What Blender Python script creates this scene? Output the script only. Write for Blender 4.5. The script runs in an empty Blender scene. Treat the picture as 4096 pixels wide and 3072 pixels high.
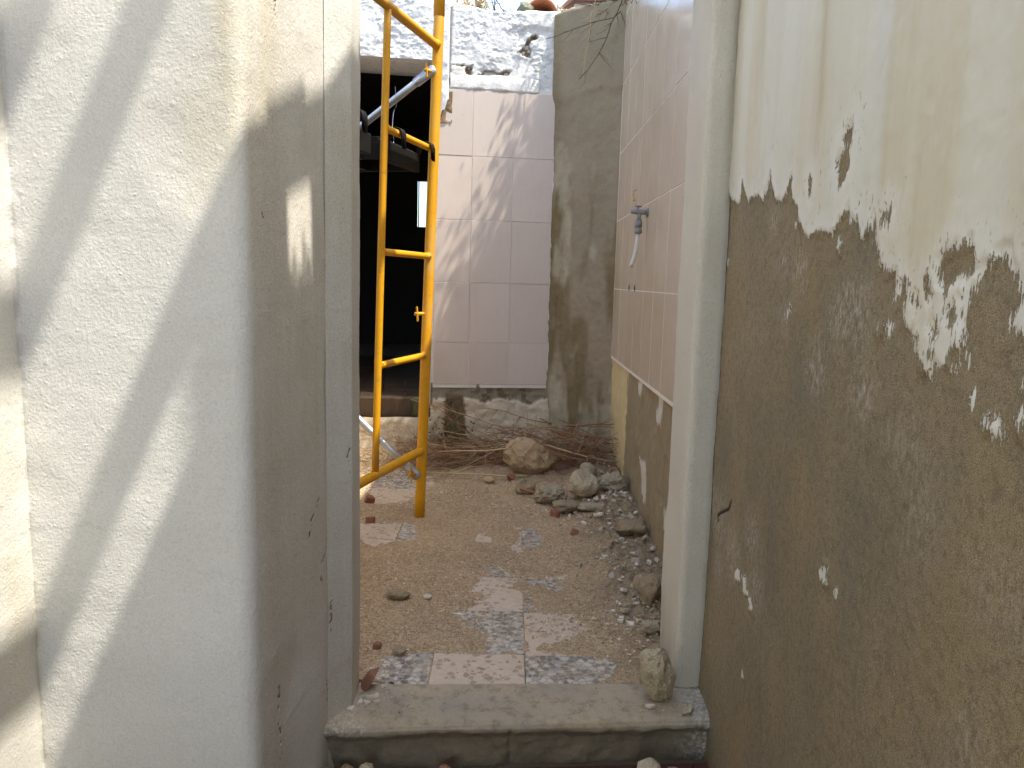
import bpy, bmesh, math, random
import numpy as np
from mathutils import Vector, Matrix

random.seed(7); RNG = np.random.default_rng(7)
scene = bpy.context.scene
COL = scene.collection

# ---------------------------------------------------------------- camera
cam_d = bpy.data.cameras.new('camera'); cam = bpy.data.objects.new('camera', cam_d); COL.objects.link(cam)
cam_d.sensor_fit = 'HORIZONTAL'; cam_d.sensor_width = 36.0; cam_d.lens = 27.03
cam_d.clip_start = 0.02; cam_d.clip_end = 500
down = Vector((-328, 12400, 1661)).normalized()          # world down seen from the camera (x right, y down, z forward)
fw = (Vector((0, 0, 1)) - down * down.z).normalized(); rt = down.cross(fw)
M3 = Matrix((rt, fw, -down))
cx, cy, cz = M3.col[0], -M3.col[1], -M3.col[2]
cam.matrix_world = Matrix(((cx[0], cy[0], cz[0], 0.0), (cx[1], cy[1], cz[1], 0.0), (cx[2], cy[2], cz[2], 1.15), (0, 0, 0, 1)))
scene.camera = cam

# ---------------------------------------------------------------- sky, sun, exposure
SUN = Vector((0.40, -0.155, 0.895)).normalized()
world = bpy.data.worlds.new('World'); scene.world = world; world.use_nodes = True
wn = world.node_tree.nodes; wl = world.node_tree.links
sky = wn.new('ShaderNodeTexSky'); sky.sky_type = 'NISHITA'; sky.sun_disc = False
sky.sun_elevation = math.asin(SUN.z); sky.sun_rotation = math.atan2(SUN.x, SUN.y)
sky.air_density = 1.0; sky.dust_density = 1.3; sky.ozone_density = 1.0
wl.new(sky.outputs[0], wn['Background'].inputs[0]); wn['Background'].inputs[1].default_value = 0.15
sun_d = bpy.data.lights.new('sun', 'SUN'); sun = bpy.data.objects.new('sun', sun_d); COL.objects.link(sun)
sun_d.energy = 2.0; sun_d.angle = math.radians(0.53); sun_d.color = (1.0, 0.985, 0.965)
sun.rotation_mode = 'QUATERNION'; sun.rotation_quaternion = SUN.to_track_quat('Z', 'Y'); sun.location = (2, -1, 8)
vs = scene.view_settings; vs.view_transform = 'Standard'; vs.look = 'None'; vs.gamma = 1.0; vs.use_curve_mapping = False
vs.exposure = 2.05
vs.use_white_balance = True; vs.white_balance_temperature = 7300; vs.white_balance_tint = 8
scene.cycles.max_bounces = 8; scene.cycles.diffuse_bounces = 5; scene.cycles.adaptive_threshold = 0.02

# ---------------------------------------------------------------- numpy noise and fields
def _h(ix, iy, iz, seed):
    h = (ix.astype(np.int64) * 374761393 + iy.astype(np.int64) * 668265263 + iz.astype(np.int64) * 2147483647 + seed * 974711) & 0xffffffff
    h = ((h ^ (h >> 13)) * 1274126177) & 0xffffffff
    h = h ^ (h >> 16)
    return (h & 0xffff) / 32767.5 - 1.0
def vn(P, s=0):
    F = np.floor(P); f = P - F; f = f * f * f * (f * (f * 6 - 15) + 10); I = F.astype(np.int64)
    x, y, z = I[:, 0], I[:, 1], I[:, 2]; fx, fy, fz = f[:, 0], f[:, 1], f[:, 2]
    def L(a, b, t): return a + (b - a) * t
    c = lambda i, j, k: _h(x + i, y + j, z + k, s)
    return L(L(L(c(0,0,0), c(1,0,0), fx), L(c(0,1,0), c(1,1,0), fx), fy), L(L(c(0,0,1), c(1,0,1), fx), L(c(0,1,1), c(1,1,1), fx), fy), fz)
def fbm(P, sc, octv=4, gain=0.5, s=0, st=(1, 1, 1)):
    Q = np.asarray(P, float) * (np.array(st) * sc); a = 1.0; r = np.zeros(len(Q))
    for o in range(octv):
        r += a * vn(Q + 17.3 * o, s + o); Q = Q * 2.03; a *= gain
    return r
def sdf(U, V, poly):
    """signed distance to a closed outline, positive inside"""
    p = np.array(poly, float); q = np.roll(p, -1, 0); d = np.full(U.shape, 1e9); ins = np.zeros(U.shape, bool)
    for (ax, ay), (bx, by) in zip(p, q):
        ex, ey = bx - ax, by - ay; wx, wy = U - ax, V - ay
        t = np.clip((wx * ex + wy * ey) / (ex * ex + ey * ey + 1e-12), 0, 1)
        d = np.minimum(d, (wx - ex * t) ** 2 + (wy - ey * t) ** 2)
        if ay != by:
            c = ((ay > V) != (by > V)) & (U < (bx - ax) * (V - ay) / (by - ay) + ax); ins ^= c
    return np.where(ins, 1, -1) * np.sqrt(d)
def polyline_d(U, V, pts):
    d = np.full(U.shape, 1e9)
    for (ax, ay), (bx, by) in zip(pts[:-1], pts[1:]):
        ex, ey = bx - ax, by - ay; wx, wy = U - ax, V - ay
        t = np.clip((wx * ex + wy * ey) / (ex * ex + ey * ey + 1e-12), 0, 1)
        d = np.minimum(d, (wx - ex * t) ** 2 + (wy - ey * t) ** 2)
    return np.sqrt(d)
def sstep(a, b, x):
    t = np.clip((x - a) / (b - a), 0, 1); return t * t * (3 - 2 * t)

# ---------------------------------------------------------------- mesh helpers
def link(name, data, mat=None, parent=None):
    o = bpy.data.objects.new(name, data); COL.objects.link(o)
    if mat is not None and data is not None and not data.materials: data.materials.append(mat)
    if parent is not None: o.parent = parent
    return o
def np_mesh(name, V, Fq, attrs=None, smooth=True):
    V = np.ascontiguousarray(V, np.float32); Fq = np.ascontiguousarray(Fq, np.int32); k = Fq.shape[1]
    me = bpy.data.meshes.new(name); me.vertices.add(len(V)); me.vertices.foreach_set('co', V.ravel())
    me.loops.add(Fq.size); me.loops.foreach_set('vertex_index', Fq.ravel())
    me.polygons.add(len(Fq)); me.polygons.foreach_set('loop_start', np.arange(0, Fq.size, k, dtype=np.int32))
    me.polygons.foreach_set('use_smooth', np.full(len(Fq), smooth))
    for an, av in (attrs or {}).items():
        a = me.attributes.new(an, 'FLOAT', 'POINT'); a.data.foreach_set('value', np.ascontiguousarray(av, np.float32))
    me.update(calc_edges=True); me.validate(); return me
def grid_faces(H, W, keep=None):
    i = np.arange(H * W).reshape(H, W)
    q = np.stack([i[:-1, :-1], i[:-1, 1:], i[1:, 1:], i[1:, :-1]], -1).reshape(-1, 4)
    return q if keep is None else q[keep.ravel()]
def grid_normals(P):
    du = np.gradient(P, axis=1); dv = np.gradient(P, axis=0); n = np.cross(du, dv)
    return n / (np.linalg.norm(n, axis=2, keepdims=True) + 1e-12)
def grid(name, P, mat, parent=None, attrs=None, keep=None):
    H, W = P.shape[:2]
    me = np_mesh(name, P.reshape(-1, 3), grid_faces(H, W, keep), {k: v.ravel() for k, v in (attrs or {}).items()})
    return link(name, me, mat, parent)
def steps(*segs):
    """steps((a,b,spacing), ...) joined into one array of positions"""
    out = []
    for a, b, d in segs:
        n = max(1, int(round(abs(b - a) / d))); out += list(np.linspace(a, b, n, endpoint=False))
    out.append(segs[-1][1]); return np.array(out)
def box_mesh(name, x0, x1, y0, y1, z0, z1, bev=0.0, seg=1, rough=0.0, cuts=0, seed=0):
    bm = bmesh.new(); bmesh.ops.create_cube(bm, size=1.0)
    for v in bm.verts: v.co = Vector(((x0 + x1) / 2 + v.co.x * (x1 - x0), (y0 + y1) / 2 + v.co.y * (y1 - y0), (z0 + z1) / 2 + v.co.z * (z1 - z0)))
    if bev: bmesh.ops.bevel(bm, geom=list(bm.edges), offset=bev, segments=seg, affect='EDGES', profile=0.5)
    if cuts: bmesh.ops.subdivide_edges(bm, edges=list(bm.edges), cuts=cuts, use_grid_fill=True)
    if rough:
        bm.normal_update(); P = np.array([v.co[:] for v in bm.verts])
        n = fbm(P, 6, 3, s=seed) * rough
        for v, k in zip(bm.verts, n): v.co += v.normal * k
    me = bpy.data.meshes.new(name); bm.to_mesh(me); bm.free()
    if bev or rough: me.polygons.foreach_set('use_smooth', [rough > 0] * len(me.polygons))
    return me
def box(name, x0, x1, y0, y1, z0, z1, mat, parent=None, **k):
    return link(name, box_mesh(name, x0, x1, y0, y1, z0, z1, **k), mat, parent)
def tube_arrays(pts, rad, n=8, cap=True):
    pts = np.array(pts, float); m = len(pts); r = np.full(m, rad) if np.isscalar(rad) else np.array(rad, float)
    T = np.gradient(pts, axis=0); T /= np.linalg.norm(T, axis=1, keepdims=True) + 1e-9
    ref = np.array([0, 0, 1.0]) if abs(T[:, 2]).mean() < 0.85 else np.array([1.0, 0, 0])
    A = np.cross(T, ref); A /= np.linalg.norm(A, axis=1, keepdims=True) + 1e-9; B = np.cross(T, A)
    th = np.linspace(0, 2 * np.pi, n, endpoint=False)
    V = pts[:, None] + r[:, None, None] * (np.cos(th)[None, :, None] * A[:, None] + np.sin(th)[None, :, None] * B[:, None])
    i = np.arange(m * n).reshape(m, n); j = np.roll(i, -1, 1)
    Fq = np.stack([i[:-1], i[1:], j[1:], j[:-1]], -1).reshape(-1, 4)
    V = V.reshape(-1, 3)
    if cap:
        for e, k in ((0, 0), (m - 1, 1)):
            c = len(V); V = np.vstack([V, pts[e]]); a, b = (i[e], j[e]) if k == 0 else (j[e], i[e])
            Fq = np.vstack([Fq, np.stack([a, b, np.full(n, c), np.full(n, c)], -1)])
    return V, Fq
def clean_quads(Fq):
    return Fq
def poly_mesh(name, V, F, smooth=True):
    me = bpy.data.meshes.new(name)
    me.from_pydata([tuple(v) for v in V], [], [tuple(dict.fromkeys(int(k) for k in f)) for f in F]); me.update()
    me.polygons.foreach_set('use_smooth', [smooth] * len(me.polygons)); return me
def tube(name, pts, rad, mat, parent=None, n=8, cap=True):
    V, Fq = tube_arrays(pts, rad, n, cap); return link(name, poly_mesh(name, V, Fq), mat, parent)
def join_arrays(lst):
    Vs, Fs, o = [], [], 0
    for V, Fq in lst: Vs.append(V); Fs.append(Fq + o); o += len(V)
    return np.vstack(Vs), np.vstack(Fs)
def empty(name, loc=(0, 0, 0)):
    o = bpy.data.objects.new(name, None); o.location = loc; o.empty_display_size = 0.1; COL.objects.link(o); return o
def tag(o, label, cat, group=None):
    o['label'] = label; o['category'] = cat
    if group: o['group'] = group
    return o
def kind(o, k, label=None):
    o['kind'] = k
    if label: o['label'] = label
    return o

# ---------------------------------------------------------------- material helper
class G:
    def __init__(s, name):
        s.m = bpy.data.materials.new(name); s.m.use_nodes = True; s.t = s.m.node_tree; s.b = s.t.nodes['Principled BSDF']
        s.tc = s.t.nodes.new('ShaderNodeTexCoord'); s.geo = s.t.nodes.new('ShaderNodeNewGeometry'); s.pos = s.geo.outputs['Position']; s.obj = s.tc.outputs['Object']
    def put(s, sock, v):
        if v is None: return
        if isinstance(v, bpy.types.NodeSocket): s.t.links.new(v, sock)
        else:
            if isinstance(v, (tuple, list)) and len(v) == 3 and sock.type == 'RGBA': v = (*v, 1)
            sock.default_value = v
    def noise(s, scale, detail=4, rough=0.55, vec=None, dist=0.0, out=0):
        n = s.t.nodes.new('ShaderNodeTexNoise'); s.put(n.inputs['Vector'], vec or s.pos)
        for k, v in (('Scale', scale), ('Detail', min(detail, 4)), ('Roughness', rough), ('Distortion', dist)): s.put(n.inputs[k], v)
        return n.outputs[out]
    def voro(s, scale, feat='F1', vec=None, rnd=1.0, out='Distance'):
        n = s.t.nodes.new('ShaderNodeTexVoronoi'); n.feature = feat; s.put(n.inputs['Vector'], vec or s.pos); n.inputs['Scale'].default_value = scale; n.inputs['Randomness'].default_value = rnd
        return n.outputs[out]
    def map(s, sc=(1, 1, 1), rot=(0, 0, 0), loc=(0, 0, 0), vec=None):
        n = s.t.nodes.new('ShaderNodeMapping'); s.put(n.inputs[0], vec or s.pos); n.inputs['Scale'].default_value = sc; n.inputs['Rotation'].default_value = rot; n.inputs['Location'].default_value = loc
        return n.outputs[0]
    def ramp(s, f, stops, interp='LINEAR'):
        n = s.t.nodes.new('ShaderNodeValToRGB'); s.put(n.inputs[0], f); e = n.color_ramp.elements; n.color_ramp.interpolation = interp
        while len(e) < len(stops): e.new(0.5)
        for k, (p, c) in zip(e, stops):
            k.position = p; k.color = (c, c, c, 1) if isinstance(c, (int, float)) else (*c, 1)
        return n.outputs[0]
    def mix(s, f, a, b, mode='MIX'):
        n = s.t.nodes.new('ShaderNodeMix'); n.data_type = 'RGBA'; n.blend_type = mode
        s.put(n.inputs[0], f); s.put(n.inputs[6], a); s.put(n.inputs[7], b); return n.outputs[2]
    def math(s, op, a, b=None, c=None, clamp=False):
        n = s.t.nodes.new('ShaderNodeMath'); n.operation = op; n.use_clamp = clamp
        for i, v in enumerate((a, b, c)): s.put(n.inputs[i], v)
        return n.outputs[0]
    def attr(s, name):
        n = s.t.nodes.new('ShaderNodeAttribute'); n.attribute_name = name; return n.outputs['Fac']
    def rand(s):
        return s.t.nodes.new('ShaderNodeObjectInfo').outputs['Random']
    def isl(s):
        return s.geo.outputs['Random Per Island']
    def bump(s, h, strength=0.5, dist=0.01, nrm=None):
        n = s.t.nodes.new('ShaderNodeBump'); n.inputs['Strength'].default_value = strength; n.inputs['Distance'].default_value = dist
        s.put(n.inputs['Height'], h); s.put(n.inputs['Normal'], nrm); return n.outputs[0]
    def sm(s, a, b, x):
        n = s.t.nodes.new('ShaderNodeMapRange'); n.interpolation_type = 'SMOOTHSTEP'; s.put(n.inputs[0], x); s.put(n.inputs[1], a); s.put(n.inputs[2], b); return n.outputs[0]
    def done(s, col, rough=0.8, nrm=None, spec=0.3, metal=0.0, **k):
        s.put(s.b.inputs['Base Color'], col); s.put(s.b.inputs['Roughness'], rough); s.put(s.b.inputs['Specular IOR Level'], spec); s.put(s.b.inputs['Metallic'], metal)
        if nrm is not None: s.put(s.b.inputs['Normal'], nrm)
        for kk, v in k.items(): s.put(s.b.inputs[kk], v)
        return s.m

# ---------------------------------------------------------------- materials
def m_left_plaster():
    g = G('whitewashed_plaster')
    st, br, cr = g.attr('stain'), g.attr('dirt'), g.attr('crack')
    c = g.mix(g.noise(3.0, 5), (0.70, 0.69, 0.66), (0.63, 0.62, 0.585))
    c = g.mix(g.math('MULTIPLY', st, g.ramp(g.noise(1, 4, vec=g.map((22, 22, 3))), [(0.3, 0.35), (0.7, 1.0)])), c, (0.62, 0.54, 0.36))
    c = g.mix(g.math('MULTIPLY', br, g.ramp(g.noise(1, 6, 0.65, vec=g.map((26, 26, 2.2))), [(0.28, 0.55), (0.72, 1.0)])), c, (0.49, 0.43, 0.335))  # brown-beige for dirt; on the return it also paints in shade
    sp = g.noise(230, 3, 0.65)  # dark and light speckle paints relief shading into the colour
    c = g.mix(g.ramp(sp, [(0.34, 0.30), (0.50, 0.0)]), c, (0.42, 0.40, 0.36))
    c = g.mix(g.ramp(sp, [(0.56, 0.0), (0.70, 0.35)]), c, (0.78, 0.775, 0.76))
    pits = g.ramp(g.noise(300, 2, 0.5), [(0.56, 0.0), (0.68, 1.0)])
    c = g.mix(g.math('MULTIPLY', pits, g.math('MULTIPLY', br, 0.55)), c, (0.20, 0.165, 0.12))
    c = g.mix(cr, c, (0.10, 0.085, 0.065))
    h = g.math('ADD', g.math('MULTIPLY', g.noise(165, 4, 0.62), 0.7), g.math('MULTIPLY', g.ramp(g.voro(60), [(0.06, 1.0), (0.22, 0.0)]), 0.22))
    h = g.math('SUBTRACT', h, g.math('MULTIPLY', cr, 0.8))
    return g.done(c, 0.85, g.bump(h, 0.5, 0.004), 0.25)
def m_jamb():
    g = G('cream_jamb_paint'); d = g.attr('dirt')
    c = g.mix(g.noise(4, 5), (0.68, 0.625, 0.51), (0.61, 0.555, 0.45))
    c = g.mix(g.math('MULTIPLY', d, g.ramp(g.noise(1, 5, 0.6, vec=g.map((20, 20, 3))), [(0.3, 0.3), (0.7, 1)])), c, (0.36, 0.31, 0.23))
    c = g.mix(g.ramp(g.noise(240, 3, 0.65), [(0.34, 0.30), (0.50, 0.0)]), c, (0.40, 0.36, 0.29))
    h = g.math('ADD', g.math('MULTIPLY', g.noise(230, 3), 0.5), g.math('MULTIPLY', g.noise(1, 3, vec=g.map((420, 420, 90))), 0.4))
    return g.done(c, 0.8, g.bump(h, 1.0, 0.006), 0.25)
def m_right_wall():
    g = G('peeling_paint_over_render')
    sd, st, sm_, cr = g.attr('bare'), g.attr('stain'), g.attr('smear'), g.attr('crack')
    n1 = g.math('SUBTRACT', g.noise(1, 5, 0.7, vec=g.map((95, 95, 32))), 0.5)
    n2 = g.math('SUBTRACT', g.noise(1, 5, 0.7, vec=g.map((300, 300, 130))), 0.5)
    rag = g.attr('rag')
    d = g.math('ADD', sd, g.math('MULTIPLY', g.math('ADD', g.math('MULTIPLY', n1, 0.045), g.math('MULTIPLY', n2, 0.03)), rag))
    d = g.math('ADD', d, g.math('MULTIPLY', g.math('MULTIPLY', g.math('SUBTRACT', g.noise(1, 4, 0.7, vec=g.map((260, 260, 20), loc=(5, 1, 2))), 0.5), 0.05), rag))
    bare = g.sm(-0.0008, 0.0008, d)
    flecks = g.math('MULTIPLY', g.ramp(g.noise(1, 3, 0.6, vec=g.map((190, 190, 60))), [(0.66, 0.0), (0.70, 1.0)]), g.attr('near'))
    bare = g.math('MAXIMUM', bare, flecks)
    # paint
    pc = g.mix(g.noise(1, 4, vec=g.map((7, 7, 0.5))), (0.66, 0.645, 0.565), (0.60, 0.56, 0.43))
    pc = g.mix(g.ramp(g.noise(1, 5, 0.55, vec=g.map((7, 7, 0.6), loc=(3, 1, 0))), [(0.47, 0.0), (0.70, 0.55)]), pc, (0.50, 0.40, 0.205))
    pc = g.mix(g.ramp(g.noise(1, 5, 0.55, vec=g.map((8, 8, 0.5), loc=(9, 4, 0))), [(0.5, 0.0), (0.75, 0.5)]), pc, (0.60, 0.62, 0.60))
    pc = g.mix(st, pc, (0.42, 0.325, 0.15))
    edge = g.sm(-0.05, 0.0, d)
    pc = g.mix(g.math('MULTIPLY', edge, 0.5), pc, (0.72, 0.71, 0.68))
    # cement render
    rc = g.mix(g.noise(5, 6, 0.6), (0.235, 0.187, 0.115), (0.365, 0.288, 0.178))
    rc = g.mix(g.ramp(g.noise(2.4, 5, 0.6, vec=g.map((1, 1, 0.55), loc=(4, 2, 7))), [(0.45, 0.0), (0.70, 0.75)]), rc, (0.38, 0.265, 0.115))
    rc = g.mix(g.ramp(g.noise(3.1, 5, 0.62, vec=g.map((1, 1, 0.6), loc=(1, 8, 3))), [(0.45, 0.0), (0.70, 0.7)]), rc, (0.175, 0.158, 0.12))
    rc = g.mix(g.ramp(g.noise(1, 5, 0.7, vec=g.map((45, 45, 20))), [(0.55, 0.0), (0.8, 0.25)]), rc, (0.33, 0.29, 0.24))
    rc = g.mix(g.ramp(g.noise(70, 4, 0.7), [(0.36, 0.45), (0.52, 0.0)]), rc, (0.12, 0.094, 0.058))
    rc = g.mix(g.ramp(g.noise(105, 4, 0.7, vec=g.map((1, 1, 1), loc=(2, 3, 4))), [(0.56, 0.0), (0.74, 0.5)]), rc, (0.46, 0.375, 0.25))
    sandy = g.noise(600, 2, 0.6)
    rc = g.mix(g.ramp(sandy, [(0.38, 0.75), (0.52, 0.0)]), rc, (0.10, 0.08, 0.052))
    rc = g.mix(g.ramp(g.noise(620, 2, 0.5), [(0.66, 0.0), (0.74, 0.75)]), rc, (0.42, 0.36, 0.27))
    rc = g.mix(g.ramp(g.voro(95), [(0.05, 0.8), (0.12, 0.0)]), rc, (0.05, 0.04, 0.032))
    sm2 = g.math('MULTIPLY', sm_, g.ramp(g.noise(1, 5, 0.75, vec=g.map((120, 120, 55))), [(0.46, 0.0), (0.66, 0.85)]))
    rc = g.mix(sm2, rc, (0.50, 0.455, 0.40))
    c = g.mix(bare, pc, rc)
    c = g.mix(cr, c, (0.03, 0.025, 0.02))
    hp = g.math('ADD', g.math('MULTIPLY', g.noise(140, 3), 0.10), 1.0)
    hr = g.math('ADD', g.math('MULTIPLY', sandy, 0.28), g.math('MULTIPLY', g.noise(240, 4, 0.65), 0.55))
    hm = g.t.nodes.new('ShaderNodeMix'); hm.data_type = 'FLOAT'; g.put(hm.inputs[0], bare); g.put(hm.inputs[2], hp); g.put(hm.inputs[3], hr)
    h = g.math('SUBTRACT', hm.outputs[0], g.math('MULTIPLY', cr, 2.0))
    return g.done(c, g.ramp(bare, [(0, 0.62), (1, 0.92)]), g.bump(h, 0.9, 0.0032), 0.3)
def m_white_rough():
    g = G('old_lumpy_whitewash'); ho, dk = g.attr('hole'), g.attr('dirt')
    c = g.mix(g.noise(6, 5), (0.74, 0.735, 0.72), (0.62, 0.615, 0.60))
    c = g.mix(g.ramp(g.noise(28, 5, 0.65), [(0.52, 0), (0.72, 0.55)]), c, (0.33, 0.32, 0.29))
    c = g.mix(g.math('MULTIPLY', dk, g.ramp(g.noise(9, 6, 0.65), [(0.25, 0.5), (0.7, 1.0)])), c, (0.36, 0.29, 0.20))
    c = g.mix(ho, c, g.mix(g.noise(60, 4), (0.16, 0.105, 0.058), (0.27, 0.19, 0.11)))
    h = g.math('ADD', g.noise(75, 5, 0.6), g.math('MULTIPLY', g.noise(260, 3), 0.4))
    return g.done(c, 0.9, g.bump(h, 0.6, 0.006), 0.2)
def m_base_plaster():
    g = G('crumbling_base_plaster'); dk, mo = g.attr('dark'), g.attr('mortar')
    c = g.mix(g.noise(8, 6, 0.6), (0.66, 0.56, 0.42), (0.56, 0.465, 0.33))
    c = g.mix(g.ramp(g.noise(20, 5, 0.65), [(0.5, 0), (0.75, 0.5)]), c, (0.60, 0.54, 0.44))
    c = g.mix(mo, c, g.mix(g.noise(40, 5, 0.6), (0.19, 0.165, 0.115), (0.33, 0.29, 0.21)))
    c = g.mix(dk, c, g.mix(g.noise(50, 5), (0.13, 0.095, 0.06), (0.21, 0.155, 0.095)))
    h = g.math('ADD', g.noise(60, 5, 0.6), g.math('MULTIPLY', g.noise(240, 3), 0.4))
    return g.done(c, 0.93, g.bump(h, 0.6, 0.006), 0.15)
def m_tile(name, a, b):
    g = G(name); o = g.obj
    c = g.mix(g.noise(1, 4, 0.6, vec=g.map((30, 30, 6), vec=o)), a, b)
    r = g.math('MULTIPLY_ADD', g.rand(), 0.10, 0.95)
    n = g.t.nodes.new('ShaderNodeHueSaturation'); g.put(n.inputs['Color'], c); g.put(n.inputs['Value'], r)
    c = n.outputs[0]
    c = g.mix(g.ramp(g.noise(3.2, 6, 0.65), [(0.5, 0.0), (0.8, 0.30)]), c, (0.42, 0.36, 0.27))
    c = g.mix(g.ramp(g.voro(13), [(0.018, 0.9), (0.03, 0.0)]), c, (0.10, 0.08, 0.06))
    h = g.noise(26, 3, 0.5, vec=o)
    return g.done(c, g.ramp(g.noise(5, 4), [(0.3, 0.12), (0.7, 0.24)]), g.bump(h, 0.10, 0.002), 0.5)
def m_concrete():
    g = G('stained_cement_render'); dk, lt = g.attr('dark'), g.attr('light')
    c = g.mix(g.noise(4, 6, 0.6), (0.235, 0.188, 0.125), (0.355, 0.29, 0.20))
    c = g.mix(g.math('MULTIPLY', dk, g.ramp(g.noise(1, 5, 0.6, vec=g.map((14, 14, 4))), [(0.25, 0.5), (0.60, 1.0)])), c, (0.17, 0.125, 0.058))
    c = g.mix(g.math('MULTIPLY', lt, g.ramp(g.noise(1, 5, 0.6, vec=g.map((16, 16, 6))), [(0.3, 0.3), (0.65, 1.0)])), c, (0.45, 0.395, 0.285))
    c = g.mix(g.ramp(g.noise(420, 2), [(0.36, 0.5), (0.46, 0)]), c, (0.09, 0.078, 0.055))
    c = g.mix(g.ramp(g.voro(45), [(0.06, 0.8), (0.11, 0.0)]), c, (0.07, 0.06, 0.045))
    h = g.math('ADD', g.noise(34, 5, 0.6), g.math('MULTIPLY', g.noise(300, 3), 0.3))
    return g.done(c, 0.93, g.bump(h, 0.55, 0.005), 0.2)
def m_side_low():
    g = G('peeled_lower_render'); d, ye = g.attr('bare'), g.attr('yellow')
    n1 = g.math('SUBTRACT', g.noise(1, 5, 0.72, vec=g.map((45, 45, 8))), 0.5)
    f = g.sm(-0.01, 0.01, g.math('ADD', d, g.math('MULTIPLY', n1, 0.35)))
    pc = g.mix(g.noise(1, 5, 0.6, vec=g.map((14, 14, 1.5))), (0.66, 0.56, 0.34), (0.55, 0.41, 0.18))
    pc = g.mix(ye, (0.60, 0.56, 0.48), pc)
    rc = g.mix(g.noise(1, 6, 0.65, vec=g.map((10, 10, 3))), (0.26, 0.205, 0.125), (0.37, 0.295, 0.185))
    rc = g.mix(g.ramp(g.noise(1, 6, 0.75, vec=g.map((70, 70, 9))), [(0.62, 0), (0.70, 0.7)]), rc, (0.46, 0.40, 0.30))
    rc = g.mix(g.ramp(g.noise(500, 2), [(0.36, 0.5), (0.46, 0)]), rc, (0.08, 0.065, 0.045))
    c = g.mix(f, pc, rc)
    h = g.math('ADD', g.math('MULTIPLY', g.noise(120, 5, 0.6), 0.6), g.math('MULTIPLY', f, -0.4))
    return g.done(c, 0.9, g.bump(h, 0.6, 0.004), 0.2)
def m_terrazzo(name, chips, cement):
    g = G(name)
    w = g.map((1, 1, 0.35)); wd = g.mix(0.012, w, g.noise(40, 2, vec=w, out=1))
    cid = g.voro(50, vec=wd, out='Color'); sep = g.t.nodes.new('ShaderNodeSeparateColor'); g.put(sep.inputs[0], cid)
    e = g.voro(50, 'DISTANCE_TO_EDGE', vec=wd)
    chip = g.ramp(sep.outputs[0], chips, 'CONSTANT')
    inn = g.sm(0.055, 0.085, g.math('SUBTRACT', e, g.math('MULTIPLY', sep.outputs[1], 0.06)))
    cem = g.mix(g.ramp(g.voro(150), [(0.30, 1.0), (0.36, 0.0)]), cement, chips[1][1])
    c = g.mix(inn, cem, chip)
    dust = g.ramp(g.math('ADD', g.math('MULTIPLY', g.noise(9, 4, 0.65), 0.7), g.math('MULTIPLY', g.noise(170, 3, 0.7), 0.3)), [(0.38, 0.25), (0.62, 1.0)])
    c = g.mix(g.math('MULTIPLY', dust, 0.52), c, (0.52, 0.385, 0.25))
    return g.done(c, 0.75, g.bump(g.noise(200, 3), 0.2, 0.001), 0.3)
def m_dirt():
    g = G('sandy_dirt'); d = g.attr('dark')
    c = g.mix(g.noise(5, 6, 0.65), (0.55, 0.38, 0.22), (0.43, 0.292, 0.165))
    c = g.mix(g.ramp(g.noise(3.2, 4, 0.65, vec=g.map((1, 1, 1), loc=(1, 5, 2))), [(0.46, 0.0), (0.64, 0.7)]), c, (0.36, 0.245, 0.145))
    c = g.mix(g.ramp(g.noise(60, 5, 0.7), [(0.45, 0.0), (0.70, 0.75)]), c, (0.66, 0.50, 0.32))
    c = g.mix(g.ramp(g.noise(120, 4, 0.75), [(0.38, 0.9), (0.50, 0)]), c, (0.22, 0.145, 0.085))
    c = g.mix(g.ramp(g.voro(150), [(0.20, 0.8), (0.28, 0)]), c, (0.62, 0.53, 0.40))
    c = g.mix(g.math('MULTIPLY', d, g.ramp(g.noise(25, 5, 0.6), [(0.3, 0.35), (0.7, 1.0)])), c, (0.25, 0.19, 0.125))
    h = g.math('ADD', g.noise(90, 6, 0.7), g.math('MULTIPLY', g.noise(420, 3), 0.4))
    return g.done(c, 0.96, g.bump(h, 0.9, 0.010), 0.1)
def m_step():
    g = G('worn_cement_step'); f = g.attr('face')
    c = g.mix(g.noise(6, 6, 0.6), (0.32, 0.262, 0.185), (0.45, 0.37, 0.265))
    c = g.mix(g.ramp(g.noise(3, 5, 0.6), [(0.4, 0), (0.65, 0.8)]), c, (0.44, 0.335, 0.215))
    c = g.mix(g.ramp(g.noise(4.0, 4, vec=g.map((1, 1, 1), loc=(5, 5, 5))), [(0.5, 0), (0.75, 0.55)]), c, (0.27, 0.265, 0.245))
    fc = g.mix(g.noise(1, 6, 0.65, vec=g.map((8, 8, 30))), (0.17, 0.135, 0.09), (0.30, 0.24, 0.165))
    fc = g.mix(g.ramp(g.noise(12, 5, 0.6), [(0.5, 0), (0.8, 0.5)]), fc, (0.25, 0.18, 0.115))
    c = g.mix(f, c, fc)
    c = g.mix(g.math('MULTIPLY', g.attr('salt'), g.ramp(g.noise(90, 5, 0.7), [(0.45, 0), (0.62, 1)])), c, (0.55, 0.53, 0.48))
    c = g.mix(g.ramp(g.noise(500, 2), [(0.36, 0.45), (0.46, 0)]), c, (0.10, 0.085, 0.065))
    c = g.mix(g.ramp(g.noise(26, 4, 0.7), [(0.36, 0.5), (0.50, 0)]), c, (0.16, 0.13, 0.09))
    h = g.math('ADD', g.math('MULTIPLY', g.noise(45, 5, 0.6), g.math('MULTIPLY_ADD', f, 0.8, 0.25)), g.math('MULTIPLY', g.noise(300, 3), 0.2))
    return g.done(c, 0.9, g.bump(h, 0.6, 0.006), 0.25)
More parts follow.
